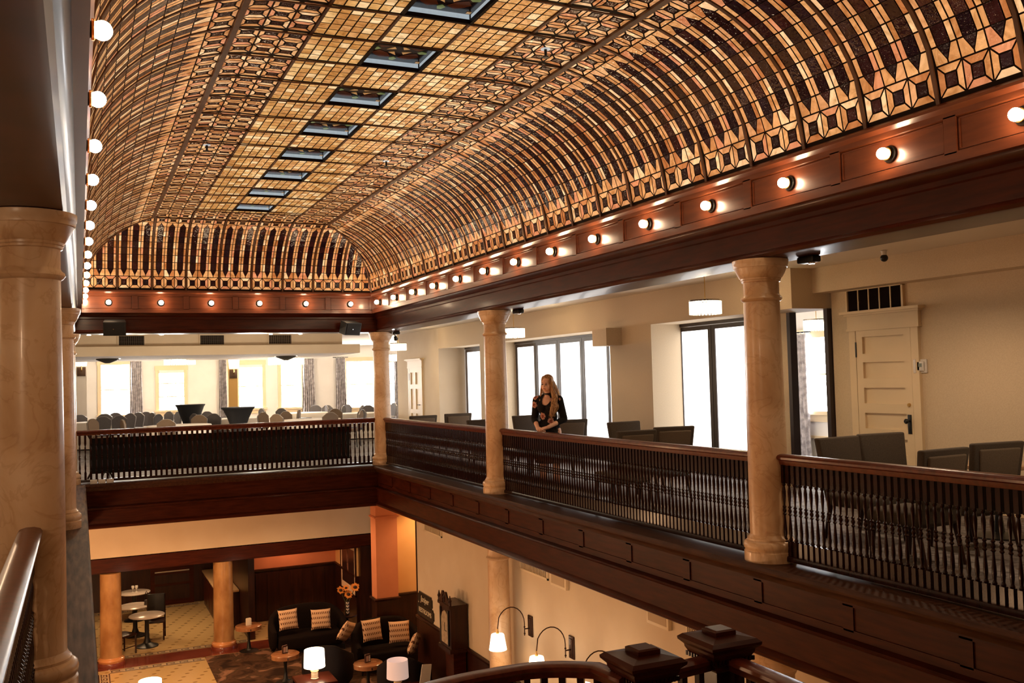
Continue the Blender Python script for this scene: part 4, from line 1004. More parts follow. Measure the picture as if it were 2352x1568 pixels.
def hand(w, d, side, up=Vector((0, 0, 1))):
    """w wrist, d direction of the fingers; palm down on the rail"""
    w, d = Vector(w), Vector(d).normalized(); s = d.cross(up).normalized(); P = []
    P.append(('c', [w, w+d*.03, w+d*.085], [.021, .025, .024])); P.append(('c', [w+s*.015, w+d*.08+s*.028], [.017, .014])); P.append(('c', [w-s*.015, w+d*.08-s*.028], [.017, .014]))
    for k, (o_, l) in enumerate(((-.034, .060), (-.012, .075), (.011, .070), (.031, .052))):
        b = w+d*.082+s*o_; m1 = b+d*l*.45+up*.006+s*o_*.15; m2 = b+d*l*.8-up*.010+s*o_*.2; m3 = b+d*l-up*.022+s*o_*.2
        P.append(('c', [b, m1, m2, m3], [.0095, .0088, .0080, .0068]))
    t0 = w+d*.025+s*side*.022; P.append(('c', [t0, t0+d*.03+s*side*.025-up*.004, t0+d*.062+s*side*.030-up*.012], [.0125, .0105, .0085]))
    return P
body = [
  ('e', (0, .02, 1.0), (.150, .105, .13)), ('e', (0, .012, 1.14), (.118, .088, .14)), ('e', (0, .0, 1.28), (.142, .098, .15)), ('c', [(-.14, .0, 1.375), (0, .01, 1.40), (.14, .0, 1.375)], [.052, .060, .052]),
  ('e', (-.062, -.085, 1.27), (.058, .048, .058)), ('e', (.062, -.085, 1.27), (.058, .048, .058)),
  ('c', [(0, .005, 1.40), (.002, -.015, 1.47), (.004, -.03, 1.53)], [.058, .046, .050]),
  ('c', armL, [.050, .040, .026]), ('c', armR, [.050, .040, .026]),
  ('c', [(-.085, .02, .93), (-.095, .0, .50), (-.09, .03, .09)], [.092, .056, .038]), ('c', [(.085, .02, .93), (.095, .01, .50), (.10, .04, .09)], [.092, .056, .038]),
  ('c', [(-.09, .04, .05), (-.095, -.12, .03)], [.035, .026]), ('c', [(.10, .05, .05), (.11, -.11, .03)], [.035, .026]),
  # head
  E_((0, .015, .075), (.072, .090, .085)), E_((0, -.025, .045), (.060, .068, .080)), E_((0, -.048, -.022), (.033, .036, .030)), E_((-.030, -.040, .01), (.030, .045, .045)), E_((.030, -.040, .01), (.030, .045, .045)),
  E_((0, -.098, .040), (.0085, .014, .024)), E_((0, -.106, .026), (.011, .012, .009)), E_((0, -.086, .083), (.040, .012, .012)), E_((0, -.088, -.003), (.019, .010, .010)),
  E_((-.072, .01, .04), (.010, .016, .026)), E_((.072, .01, .04), (.010, .016, .026)),
] + hand((.075, -.235, 1.003), (-.80, -.30, -.22), -1) + hand((-.085, -.215, .998), (.62, -.50, -.20), 1)
bd = blob_mesh('body', body, .0055, SKIN, wom, 4)
# face details
def dot(name, c, r, m, parent): return MB().ell((0, 0, 0), r, n=14, m=8, M=HR).build(name, m, parent, loc=H(*c))
EYE = mat('eye_lash', (.035, .018, .014), .5); LIP = mat('lips', (.45, .12, .09), .4); BROW = mat('eyebrow', (.20, .10, .055), .7); EYEW = mat('eye_white', (.6, .55, .5), .3)
for sx in (-1, 1):
    dot('eye', (sx*.028, -.0905, .052), (.0125, .006, .0060), EYEW, bd); dot('iris', (sx*.028, -.0955, .0505), (.0055, .003, .0052), EYE, bd)
    dot('eyelid', (sx*.028, -.0935, .0575), (.0145, .006, .0040), EYE, bd); dot('eyebrow', (sx*.029, -.0945, .078), (.018, .005, .0035), BROW, bd)
dot('lips', (0, -.0965, -.004), (.019, .006, .0075), LIP, bd)
# dress
def _dress(nt, b):
    tc = N(nt, 'ShaderNodeTexCoord')
    v = N(nt, 'ShaderNodeTexVoronoi', Scale=7.5, Randomness=.8); nt.links.new(tc.outputs['Object'], v.inputs['Vector'])
    n = N(nt, 'ShaderNodeTexNoise', Scale=60.0, Detail=2.0); nt.links.new(tc.outputs['Object'], n.inputs['Vector'])
    ad = N(nt, 'ShaderNodeMath', operation='MULTIPLY_ADD'); nt.links.new(n.outputs['Fac'], ad.inputs[0]); ad.inputs[1].default_value = .30; nt.links.new(v.outputs['Distance'], ad.inputs[2])
    r = ramp(nt, [(.30, (.26, .07, .05)), (.36, (.68, .40, .31)), (.42, (.34, .11, .08)), (.47, (.66, .42, .34)), (.50, (.010, .008, .009))]); r.color_ramp.interpolation = 'CONSTANT'
    nt.links.new(ad.outputs[0], r.inputs[0])
    sp = N(nt, 'ShaderNodeSeparateColor'); nt.links.new(v.outputs['Color'], sp.inputs[0]); gt = N(nt, 'ShaderNodeMath', operation='GREATER_THAN'); nt.links.new(sp.outputs[0], gt.inputs[0]); gt.inputs[1].default_value = .42
    mx = N(nt, 'ShaderNodeMix', data_type='RGBA'); nt.links.new(gt.outputs[0], mx.inputs['Factor']); mx.inputs[6].default_value = (.010, .008, .009, 1); nt.links.new(r.outputs[0], mx.inputs[7]); nt.links.new(mx.outputs[2], b.inputs['Base Color'])
DRESS = ramp_mat('black_floral_fabric', .85, _dress, spec=.2)
def mid(a, b, t): return tuple(Vector(a)*(1-t)+Vector(b)*t)
dress = [('e', (0, .02, 1.0), (.160, .118, .14)), ('e', (0, .012, 1.14), (.128, .099, .15)), ('e', (0, .0, 1.28), (.152, .110, .158)), ('c', [(-.145, .0, 1.375), (0, .01, 1.405), (.145, .0, 1.375)], [.060, .067, .060]),
  ('e', (-.062, -.085, 1.27), (.066, .056, .066)), ('e', (.062, -.085, 1.27), (.066, .056, .066)),
  ('c', [armL[0], armL[1], mid(armL[1], armL[2], .40)], [.060, .051, .043]), ('c', [armR[0], armR[1], mid(armR[1], armR[2], .40)], [.060, .051, .043]),
  ('c', [(0, .02, .95), (0, .02, .70), (0, .02, .52)], [.165, .185, .20]), ('c', [(0, .008, 1.40), (.001, -.005, 1.44)], [.066, .054])]
blob_mesh('dress', dress, .0075, DRESS, wom, 4, cut=lambda c: (c.y < -.02 and ((c.x/.058)**2+((c.z-1.375)/.075)**2) < 1) or c.z < .50)
MB().lathe([(.050, -.012), (.054, -.008), (.054, .010), (.050, .013)], (.001, -.012, 1.468), n=28, cap=False, ax=(.02, -.3, 1)).build('choker', BLACK, wom)
# hair
def _hair(nt, b):
    tc = N(nt, 'ShaderNodeTexCoord'); mp = N(nt, 'ShaderNodeMapping'); mp.inputs['Scale'].default_value = (1, 1, .10); nt.links.new(tc.outputs['Object'], mp.inputs['Vector'])
    n = N(nt, 'ShaderNodeTexNoise', Scale=70.0, Detail=4.0); nt.links.new(mp.outputs[0], n.inputs['Vector'])
    r = ramp(nt, [(.35, (.12, .050, .022)), (.5, (.36, .18, .075)), (.66, (.62, .38, .18))]); nt.links.new(n.outputs['Fac'], r.inputs[0]); nt.links.new(r.outputs[0], b.inputs['Base Color'])
HAIR = ramp_mat('blonde_hair', .45, _hair)
hair = [E_((0, .030, .095), (.083, .088, .085)), E_((0, .055, .05), (.080, .060, .10)), E_((.060, .005, .085), (.028, .065, .07)), E_((-.064, .012, .085), (.022, .055, .07)),
  ('c', [H(.070, .0, .07), H(.088, .0, -.04), (.125, -.05, 1.40), (.115, -.115, 1.26), (.098, -.128, 1.19), (.09, -.12, 1.13)], [.030, .036, .046, .044, .034, .012]),
  ('c', [H(.05, .05, .05), (.10, .06, 1.48), (.135, .03, 1.38), (.140, -.06, 1.26), (.125, -.08, 1.19)], [.050, .052, .050, .038, .014]),
  ('c', [H(-.05, .055, .05), (-.06, .07, 1.46), (-.075, .085, 1.36), (-.07, .09, 1.25)], [.045, .046, .042, .015]),
  ('c', [H(-.072, .0, .06), H(-.082, -.005, -.03), (-.095, -.03, 1.42), (-.100, -.06, 1.36)], [.016, .018, .016, .008]), ('c', [H(0, .07, .04), (.01, .09, 1.42), (.01, .105, 1.26)], [.06, .06, .02])]
hr_ = blob_mesh('hair', hair, .0065, HAIR, wom, 5)
rr = random.Random(5); mb = MB()
for i in range(46):
    a = rr.uniform(-.3, .9); x0 = .075+rr.uniform(-.02, .02)
    p0 = H(x0, rr.uniform(-.03, .06), rr.uniform(.0, .09)); q = [p0, Vector((.125+rr.uniform(-.03, .05), rr.uniform(-.09, .05), 1.40)), Vector((.115+rr.uniform(-.04, .06), -.11+rr.uniform(-.05, .06), 1.27)), Vector((.095+rr.uniform(-.04, .05), -.125+rr.uniform(-.04, .04), 1.12+rr.uniform(0, .12)))]
    mb.tube(q, [.005, .006, .005, .001], n=5)
mb.build('hair_strands', HAIR, hr_)
for sx in (-1, 1):
    MB().ell((sx*.095, -.035, .035), (.045, .125, .035), n=16, m=8).build('shoe', BLACK, wom)

# ================================================================ GROUND FLOOR: walls
XG = .95; ZR = -3.17
wall('wall_lobby_right', (XG, NEAR, ZR), (XG+.14, .36, -.80), WALL, 'cream lobby wall with the signs and arched lamps')
wall('wall_lobby_right', (XG-.012, NEAR, GF), (XG+.14, .36, ZR), DARKW, 'dark wainscot below the cream lobby wall')
MB().sweep([(XG-.01, .36, 0), (XG-.01, NEAR, 0)], [(-.0, ZR-.05), (-.03, ZR-.03), (-.045, ZR), (-.045, ZR+.02), (0, ZR+.035)]).build('trim_%d' % TN, DARKW)['kind'] = 'structure'; TN += 1
MB().box((XG-.015, .33, GF), (XG+.15, .375, -.80)).build('trim_%d' % TN, DARKW, smooth=False)['kind'] = 'structure'; TN += 1
def boxes(name, m, *bs, parent=None):
    mb = MB(); [mb.box(a, b) for a, b in bs]; o = mb.build(name, m, parent, smooth=False)
    if parent is None: struct(o)
    return o
# pilaster and amber wall beyond
wall('wall_lobby_pilaster', (.60, 2.15, ZR), (1.10, 2.55, -.80), ORANGE, 'terracotta pilaster right of the lobby beam')
wall('wall_lobby_amber', (1.10, 2.45, ZR), (3, 2.55, -.80), ORANGEL, 'amber wall right of the terracotta pilaster')
wall('wall_lobby_amber', (2.9, .3, GF), (3, 2.5, -.80), ORANGEL, 'return of the amber wall')
wall('wall_lobby_amber', (1.09, .22, GF), (3, .32, -.80), WALL, 'back of the cream lobby wall end')
wall('wall_lobby_pilaster', (.585, 2.13, GF), (1.10, 2.55, ZR), DARKW, 'dark wainscot under the pilaster'); wall('wall_lobby_amber', (1.10, 2.43, GF), (3, 2.55, ZR), DARKW, 'dark wainscot under the amber wall')
MB().sweep([(.57, 2.55, 0), (.57, 2.115, 0), (1.10, 2.115, 0), (1.10, 2.42, 0), (3, 2.42, 0)], [(.0, ZR-.04), (-.03, ZR-.02), (-.04, ZR+.01), (0, ZR+.03)]).build('trim_%d' % TN, DARKW)['kind'] = 'structure'; TN += 1
zc = at_y(888, 1186, 2.12).z
boxes('trim_%d' % TN, ORANGE, ((.57, 2.12, zc-.03), (1.13, 2.55, zc+.015)), ((.55, 2.10, zc-.01), (1.15, 2.55, zc+.0)), ((.56, 2.11, zc+.24), (1.14, 2.55, zc+.36)), ((.52, 2.06, zc+.36), (1.18, 2.55, -.80))); TN += 1
# lobby beam and its wooden trim
wall('wall_lobby_beam', (-9, 4.75, -2.12), (1.30, 5.3, -.70), WALL, 'beige beam face over the lobby columns')
o = MB().sweep([(1.30, 4.75, 0), (-9, 4.75, 0)], [(.0, -2.42), (-.03, -2.42), (-.05, -2.40), (-.05, -2.36), (-.03, -2.35), (-.03, -2.18), (-.06, -2.16), (-.075, -2.13), (-.06, -2.11), (.0, -2.10)]).build('trim_%d' % TN, WOOD); struct(o, 'dark wooden trim along the lobby beam'); TN += 1
boxes('trim_%d' % TN, WOOD, ((-9, 4.76, -2.44), (1.3, 5.28, -2.12))); TN += 1
boxes('trim_%d' % TN, DARKW, ((.93, 4.70, GF), (1.32, 5.3, -2.40)), ((1.30, 4.68, GF), (1.34, 5.3, -.8))); TN += 1
# alcove with terracotta wall
wall('wall_alcove', (-1.6, 7.05, ZR), (1.2, 7.2, -2.0), ORANGE, 'terracotta back wall of the sofa alcove'); wall('wall_alcove', (-1.6, 7.03, GF), (1.2, 7.2, ZR), DARKW, 'dark plank wainscot of the sofa alcove')
wall('wall_alcove', (.88, 4.9, ZR), (1.0, 7.1, -2.0), ORANGEL, 'side wall of the sofa alcove with the picture'); wall('wall_alcove', (.865, 4.9, GF), (1.0, 7.1, ZR), DARKW, 'dark wainscot under the picture')
MB().sweep([(.865, 5.0, 0), (.865, 7.03, 0), (-1.55, 7.03, 0)], [(-.0, ZR-.05), (.03, ZR-.03), (.045, ZR), (.045, ZR+.02), (0, ZR+.035)]).build('trim_%d' % TN, DARKW)['kind'] = 'structure'; TN += 1
mb = MB(); [mb.box((-1.55+i*.30, 7.012, GF), (-1.535+i*.30, 7.03, ZR-.1)) for i in range(9)]; mb.build('trim_%d' % TN, DARKW, smooth=False)['kind'] = 'structure'; TN += 1
wall('wall_alcove', (-1.70, 5.35, GF), (-1.55, 10.4, -2.0), DARKW, 'dark divider between the café and the sofa alcove')
wall('wall_cafe_far', (-9, 10.4, GF), (-1.5, 10.55, -2.0), DARKW, 'dark panelled far wall of the café')
# panelled bar doors on the café far wall
d = struct(MB().box((-3.62, 10.36, GF), (-2.45, 10.4, -2.45)).build('door_3', WOOD, smooth=False), 'dark panelled door of the café')
boxes('door_panel', DARKW, ((-3.5, 10.345, GF+.15), (-2.57, 10.36, GF+.55)), ((-3.5, 10.345, GF+.62), (-2.57, 10.36, GF+.86)), parent=d)
MB().box((-3.5, 10.335, GF+.93), (-2.57, 10.36, GF+.965)).build('push_bar', mat('steel', (.6, .6, .62), .25, metal=1), d, smooth=False)
# mosaic key borders
def key_strip(name, x0, x1, y, hgt, label, along='x'):
    mb = MB(); n = int((x1-x0)/(hgt*1.1)); st = (x1-x0)/n; z = GF+.0025; u = hgt/7
    def bx(m, a0, b0, a1, b1):
        p, q = ((a0, y+b0), (a1, y+b1)) if along == 'x' else ((y+b0, a0), (y+b1, a1))
        m.box((p[0], p[1], GF-.01), (q[0], q[1], z))
    base = MB(); p, q = ((x0, y), (x1, y+hgt)) if along == 'x' else ((y, x0), (y+hgt, x1)); base.box((*p, GF-.01), (*q, GF+.0015))
    o = base.build(name, KEYL, smooth=False); struct(o, label)
    bx(mb, x0, 0, x1, u*.8); bx(mb, x0, hgt-u*.8, x1, hgt)
    for i in range(n):
        a = x0+i*st
        bx(mb, a+.1*st, u*1.6, a+.2*st, hgt-u*1.6); bx(mb, a+.2*st, hgt-u*2.4, a+.75*st, hgt-u*1.6); bx(mb, a+.65*st, u*2.8, a+.75*st, hgt-u*2.4); bx(mb, a+.4*st, u*2.8, a+.65*st, u*3.6); bx(mb, a+.2*st, u*1.6, a+st, u*2.2)
    mb.build('key_pattern', KEYD, o, smooth=False)
key_strip('trim_%d' % TN, -4.62, -1.7, 5.20, .24, 'mosaic key border behind the lobby columns'); TN += 1
key_strip('trim_%d' % TN, -4.85, -2.86, 4.14, .24, 'mosaic key border in front of the red stone band'); TN += 1
key_strip('trim_%d' % TN, -6, -2.3, 10.05, .22, 'mosaic key border at the café far wall'); TN += 1
key_strip('trim_%d' % TN, -3, 4.14, -5.09, .24, 'mosaic key border along the left side of the lobby', 'y'); TN += 1
rug = MB().box((-2.84, -7, GF), (.93, 4.36, GF+.012)).build('rug', RUG, smooth=False); tag(rug, 'dark floral rug under the lobby sofas', 'rug')
# vents and panels on the cream wall
for i, (a, b, lb) in enumerate((((976, 1193), (1016, 1235), 'cream louvred vent near the far end of the lobby wall'), ((1195, 1273), (1261, 1333), 'cream louvred vent between lobby column and small wall panel'), ((1577, 1406), (1662, 1442), 'cream louvred vent above the second newel post'))):
    p, q = at_x(*a, XG), at_x(*b, XG); y0, y1 = sorted((p.y, q.y)); z1 = at_x(a[0], a[1], XG).z; z0 = q.z if i < 2 else z1-.33
    t = thing('wall_vent', lb, 'vent', (XG, (y0+y1)/2, (z0+z1)/2), 0, 'louvred vents on the lobby wall'); hy, hz = (y1-y0)/2, abs(z1-z0)/2
    boxes('vent_frame', mat('cream_metal', (.72, .60, .43), .5), ((-.022, -hy, hz-.03), (0, hy, hz)), ((-.022, -hy, -hz), (0, hy, -hz+.03)), ((-.022, -hy, -hz), (0, -hy+.03, hz)), ((-.022, hy-.03, -hz), (0, hy, hz)), parent=t)
    MB().box((-.006, -hy+.03, -hz+.03), (-.001, hy-.03, hz-.03)).build('backing', mat('vent_shadow_brown', (.10, .06, .03), .7), t, smooth=False)
    mb = MB(); n = 18; [mb.box((-.018, -hy+.03+(2*hy-.06)*(k+.35)/n, -hz+.03), (-.006, -hy+.03+(2*hy-.06)*(k+.62)/n, hz-.03)) for k in range(n)]; mb.build('louvre', MATS['cream_metal'], t, smooth=False)
for a, b, lb in (((1271, 1305), (1308, 1356), 'square cream speaker panel right of the middle louvred vent'), ((1493, 1382), (1545, 1448), 'square cream speaker panel left of the vent by the newel posts')):
    p, q = at_x(*a, XG), at_x(*b, XG); y0, y1 = sorted((p.y, q.y)); z0, z1 = sorted((p.z, q.z)); cz, cy, hy, hz = (z0+z1)/2, (y0+y1)/2, (y1-y0)/2, (z1-z0)/2
    t = thing('wall_speaker', lb, 'speaker', (XG, cy, cz), 0, 'cream wall speakers')
    MB().rbox((-.06, -hy, -hz), (0, hy, hz), .01).build('cabinet', MATS['cream_metal'], t); MB().box((-.063, -hy+.04, -hz+.04), (-.06, hy-.04, hz-.04)).build('grille', mat('beige_grille', (.50, .38, .25), .8, bump=.3, bscale=300), t, smooth=False)
# signs
SGN = mat('sign_black', (.014, .012, .010), .35); GOLD = mat('sign_lettering', (.75, .66, .48), .4)
for (a, b, body, lb, sh) in (((963, 1369), (994, 1388), 'Juniper', 'small black sign reading Juniper, the upper of two', .25), ((961, 1394), (998, 1418), 'RESTROOMS', 'small black sign reading RESTROOMS, the lower of two', 0)):
    p, q = at_x(*a, XG), at_x(*b, XG); cy, hy = (p.y+q.y)/2, abs(p.y-q.y)/2; cz = (p.z+q.z)/2; hz = .125
    t = thing('wall_sign', lb, 'sign', (XG, cy, cz), 0, 'black signs on the lobby wall'); k = .05
    MB().prism([(-hy+k, -hz), (hy-k, -hz), (hy-k, -hz+k*.6), (hy, -hz+k), (hy, hz-k), (hy-k, hz-k*.6), (hy-k, hz), (-hy+k, hz), (-hy+k, hz-k*.6), (-hy, hz-k), (-hy, -hz+k), (-hy+k, -hz+k*.6)], -.025, 0, axis='x').build('board', SGN, t, smooth=False)
    M = Matrix(((0, 0, -1, -.027), (-1, 0, 0, 0), (0, 1, 0, 0), (0, 0, 0, 1)))
    text_mesh('lettering', body, .17 if body == 'Juniper' else .135, GOLD, t, M, sh)
# grandfather clock
t = thing('grandfather_clock', 'dark wooden grandfather clock against the lobby wall', 'clock', (XG-.01, -2.22, GF))
hd = MB(); hd.box((-.34, -.28, 1.36), (-.02, .28, 2.12)); hd.box((-.37, -.31, 1.30), (-.02, .31, 1.37)); hd.box((-.37, -.31, 2.10), (-.02, .31, 2.15)); hd.build('hood', DARKW, t, smooth=False)
MB().box((-.27, -.20, .55), (-.03, .20, 1.30)).build('trunk', WOOD, t, smooth=False); MB().rbox((-.33, -.27, 0), (-.02, .27, .55), .02).build('plinth', DARKW, t)
MB().prism([(-.19, 1.43), (.19, 1.43), (.19, 1.86), (.12, 1.97), (0, 2.02), (-.12, 1.97), (-.19, 1.86)], -.352, -.34, axis='x').build('dial', mat('clock_dial', (.50, .40, .27), .35, noise=((.30, .22, .14), 14, 4, (1, 1, 1))), t, smooth=False)
MB().tube([(-.355, .20, 1.42), (-.355, .20, 2.05)], .018, n=10).build('colonnette', BLACK, t); MB().tube([(-.355, -.20, 1.42), (-.355, -.20, 2.05)], .018, n=10).build('colonnette', BLACK, t)
hn = MB(); hn.box((-.358, -.006, 1.66), (-.353, .006, 1.80)); hn.box((-.358, -.09, 1.655), (-.353, .0, 1.667)); hn.build('clock_hand', BLACK, t, smooth=False)
for s in (-1, 1):
    MB().prism([(s*.31, 2.14), (s*.31, 2.22), (s*.24, 2.20), (s*.16, 2.27), (s*.10, 2.36), (s*.05, 2.36), (s*.035, 2.31), (s*.07, 2.29), (s*.07, 2.14)][::s], -.36, -.33, axis='x').build('scroll_crest', DARKW, t, smooth=False)
for y in (-.28, 0, .28): MB().lathe([(.02, 2.14), (.02, 2.20), (.035, 2.235), (.02, 2.27), (.006, 2.33)], (-.345, y, 0 if y else .02), n=12).build('finial', DARKW, t)
# arched wall lamps
BRZ = mat('dark_bronze', (.05, .022, .014), .35, metal=.7)
def arched_lamp(y, z, label, dx=-.57, dzs=-.25):
    t = thing('arched_wall_lamp', label, 'light', (XG, y, z), 0, 'arched lamps on the lobby wall')
    MB().rbox((-.025, -.075, -.16), (0, .075, .16), .008).build('back_plate', BRZ, t); MB().rbox((-.035, -.05, -.125), (-.025, .05, .125), .006).build('raised_plate', BRZ, t)
    ar = MB(); ar.tube([(-.03, 0, -.03), (-.115, 0, -.03)], .010); ar.tube([(-.115, 0, -.13)]+[(-.115, 0, .06)]+[(-.345+.23*math.cos(a*PI/12), 0, .06+.27*math.sin(a*PI/12)) for a in range(1, 11)]+[(dx, 0, .02)], .0085); ar.build('arm', BRZ, t)
    for zz in (-.10, -.0): MB().ell((-.115, 0, zz), (.016, .016, .016), n=10, m=6).build('knob', BRZ, t)
    MB().lathe([(.022, -.055), (.026, -.03), (.012, .0), (.012, .03)], (dx, 0, 0), n=14).build('finial', BRASS, t)
    MB().lathe([(.135, -.28), (.098, -.055), (.092, -.05), (.130, -.28)], (dx, 0, 0), n=32, cap=False).build('lamp_shade', SHADE, t)
    MB().ell((dx, 0, -.17), (.035, .035, .045), n=12, m=8).build('bulb', emitter('lamp_bulb', (1, .72, .42), 40), t)
p = at_x(1220, 1437, XG); q = at_x(1315, 1486, XG)
arched_lamp(p.y, p.z, 'arched wall lamp with lit white shade in front of the lobby column')
arched_lamp(q.y, q.z, 'arched wall lamp with lit white shade just above the curved stair rail')
arched_lamp(2*q.y-p.y, 2*q.z-p.z, 'arched wall lamp mostly hidden behind the nearer newel post')
# framed picture
t = thing('framed_picture', 'tall framed picture of a pink plume on black, in the sofa alcove', 'picture', (.865, 5.62, -3.06)); hy, hz = .74, .62
boxes('frame', DARKW, ((-.03, -hy, hz-.03), (0, hy, hz)), ((-.03, -hy, -hz), (0, hy, -hz+.03)), ((-.03, -hy, -hz), (0, -hy+.03, hz)), ((-.03, hy-.03, -hz), (0, hy, hz)), parent=t)
MB().box((-.012, -hy+.03, -hz+.03), (-.002, hy-.03, hz-.03)).build('mount', mat('cream_mount', (.72, .55, .38), .7), t, smooth=False)
MB().box((-.016, -hy+.15, -hz+.20), (-.012, hy-.15, hz-.12)).build('print', mat('dark_print', (.030, .012, .010), .3), t, smooth=False)
mb = MB(); rp = random.Random(2)
for i in range(60):
    zz = .52-.55*i/60; wd = .10*math.sin(PI*(.15+.75*i/60)); 
    for s in (-1, 1): y0 = .02+s*.004; mb.add([(-.018, y0, zz), (-.018, y0, zz-.02), (-.018, y0+s*wd*rp.uniform(.7, 1.1), zz-.07-rp.uniform(0, .05))], [(0, 1, 2), (2, 1, 0)])
mb.build('plume', mat('pink_print', (.62, .30, .22), .7), t, smooth=False)

# ================================================================ GROUND FLOOR: furniture
def loveseat(x, y, rz, wd, label, m=SOFA, name='loveseat', cat='sofa'):
    t = thing(name, label, cat, (x, y, GF), rz, 'dark lobby seating')
    h = wd/2
    MB().rbox((-h+.14, -.42, .14), (h-.14, .30, .45), .06).build('seat', m, t)
    n = 14; mb = MB(); pts = []                          # curved wraparound back with scrolled arms
    bm = bmesh.new()
    prof_ = [(-h+.06, -.40, .60), (-h+.03, -.10, .66), (-h+.06, .22, .78), (-h+.22, .40, .92), (-h*.5, .44, .97), (0, .45, .99)]
    pr2 = prof_+[(-a, b, c) for a, b, c in prof_[-2::-1]]
    for a, b, c in pr2: pts.append((a, b, c))
    o = []
    for i, (a, b, c) in enumerate(pts):
        d = (Vector(pts[min(i+1, len(pts)-1)])-Vector(pts[max(i-1, 0)])); d.z = 0; d.normalize(); nn = Vector((-d.y, d.x, 0))
        for off, z in ((-.085, .10), (-.095, c-.04), (-.06, c), (.0, c+.015), (.06, c), (.075, c-.05), (.07, .10)): o.append(Vector((a, b, z))+nn*off)
    k = 7; fs = [[i*k+j, i*k+(j+1) % k, (i+1)*k+(j+1) % k, (i+1)*k+j] for i in range(len(pts)-1) for j in range(k)]+[list(range(k))[::-1], [(len(pts)-1)*k+j for j in range(k)]]
    mb.add(o, fs, flip=True); bo = mb.build('backrest', m, t, ang=60); sb = bo.modifiers.new('b', 'SUBSURF'); sb.levels = 1; sb.render_levels = 1
    for sx in (-1, 1):
        for sy in (-.36, .30): MB().tube([(sx*(h-.12), sy, .14), (sx*(h-.10), sy, 0)], [.025, .016], n=8).build('leg', BLACK, t)
    return t
loveseat(-.62, 3.75, 0, 1.75, 'charcoal loveseat with two patterned cushions left of the sunflowers')
loveseat(.62, 1.55, 0, 1.5, 'charcoal loveseat with patterned cushions below the terracotta pilaster')
p = at_z(770, 1478, -3.68); loveseat(p.x-.22, p.y-.22, PI-.35, .98, 'grey tub armchair seen from behind, right of the first drum-topped table', SOFAG, 'armchair', 'armchair')
p = at_z(935, 1497, -3.68); loveseat(p.x-.22, p.y-.45, PI-.45, .98, 'grey tub armchair seen from behind, above the right lobby lamp', SOFAG, 'armchair', 'armchair')
CU0 = None
def cushion(loc, rot, label, sz=.46):
    global CU0
    if CU0 is None:
        bm = bmesh.new(); bmesh.ops.create_grid(bm, x_segments=14, y_segments=14, size=.5)
        f2 = [(v.co.x, v.co.y) for v in bm.verts]; bm.free(); mb = MB(); n = 15
        for s in (-1, 1):
            pts = []
            for i in range(n):
                for j in range(n):
                    x, z = i/(n-1)*2-1, j/(n-1)*2-1; pin = 1-.07*(1-abs(x)**4)*(abs(z)**2)-.0; pz = 1-.07*(1-abs(z)**4)*(abs(x)**2)
                    pts.append((x*.5*pz*.46, s*.075*((1-x**4)*(1-z**4))**.6, z*.5*pin*.46))
            mb.add(pts, [[i*n+j, (i+1)*n+j, (i+1)*n+j+1, i*n+j+1] for i in range(n-1) for j in range(n-1)], flip=(s > 0))
        o = mb.build('cushion', CUSH, None, ang=80); CU0 = o
    else: o = CU0.copy(); COL.objects.link(o)
    o.location = loc; o.rotation_euler = rot; tag(o, label, 'cushion', 'zigzag patterned cushions'); return o
for px, py, y, rz, lb in ((662, 1422, 3.62, .12, 'zigzag patterned cushion on left loveseat, its left one'), (737, 1421, 3.62, -.15, 'zigzag patterned cushion on left loveseat, its right one'), (854, 1446, 1.46, .15, 'zigzag patterned cushion on right loveseat, its left one'), (917, 1450, 1.46, -.2, 'zigzag patterned cushion on right loveseat, its right one')):
    q = at_y(px, py, y); cushion((q.x, y, q.z), (math.radians(-14), 0, rz), lb)
q = at_z(795, 1449, -3.62); cushion((q.x, q.y, q.z), (.5, .35, .9), 'cushion peeking over the armchair below the sunflowers')
q = at_z(951, 1478, -3.60); cushion((q.x, q.y, q.z), (.4, .3, 1.1), 'cushion peeking over the armchair beside the wainscot')
DT = mat('drum_table_wood', (.30, .12, .05), .22, noise=((.38, .17, .075), 4, 5, (1, 5, 1)), coat=.5)
def drum_table(x, y, r, label, h=.60):
    t = thing('drum_table', label, 'table', (x, y, GF), 0, 'drum-topped lobby tables')
    MB().lathe([(r-.02, h-.095), (r, h-.085), (r, h-.008), (r-.012, h)], n=40).build('tabletop', DT, t)
    MB().lathe([(.10, .03), (.05, .08), (.03, .25), (.035, h-.2), (.07, h-.095)], n=20).build('pedestal', BLACK, t); MB().lathe([(r*.72, 0), (r*.72, .015), (.09, .04)], n=32).build('foot', BLACK, t)
    MB().box((-.012, -r-.003, h-.075), (.012, -r+.006, h-.03)).build('drawer_pull', CHROME, t, smooth=False)
    return t
def on(px, py, h): return at_z(px, py, GF+h)
a0 = on(571, 1435, .60); a1 = on(655, 1500, .60); a2 = on(845, 1521, .60)
drum_table(a0.x, a0.y, .30, 'drum-topped wooden table beside the second lobby column'); drum_table(a1.x, a1.y, .29, 'drum-topped wooden table left of the middle lobby lamp'); drum_table(a2.x, a2.y, .29, 'drum-topped wooden table between the two lobby lamps')
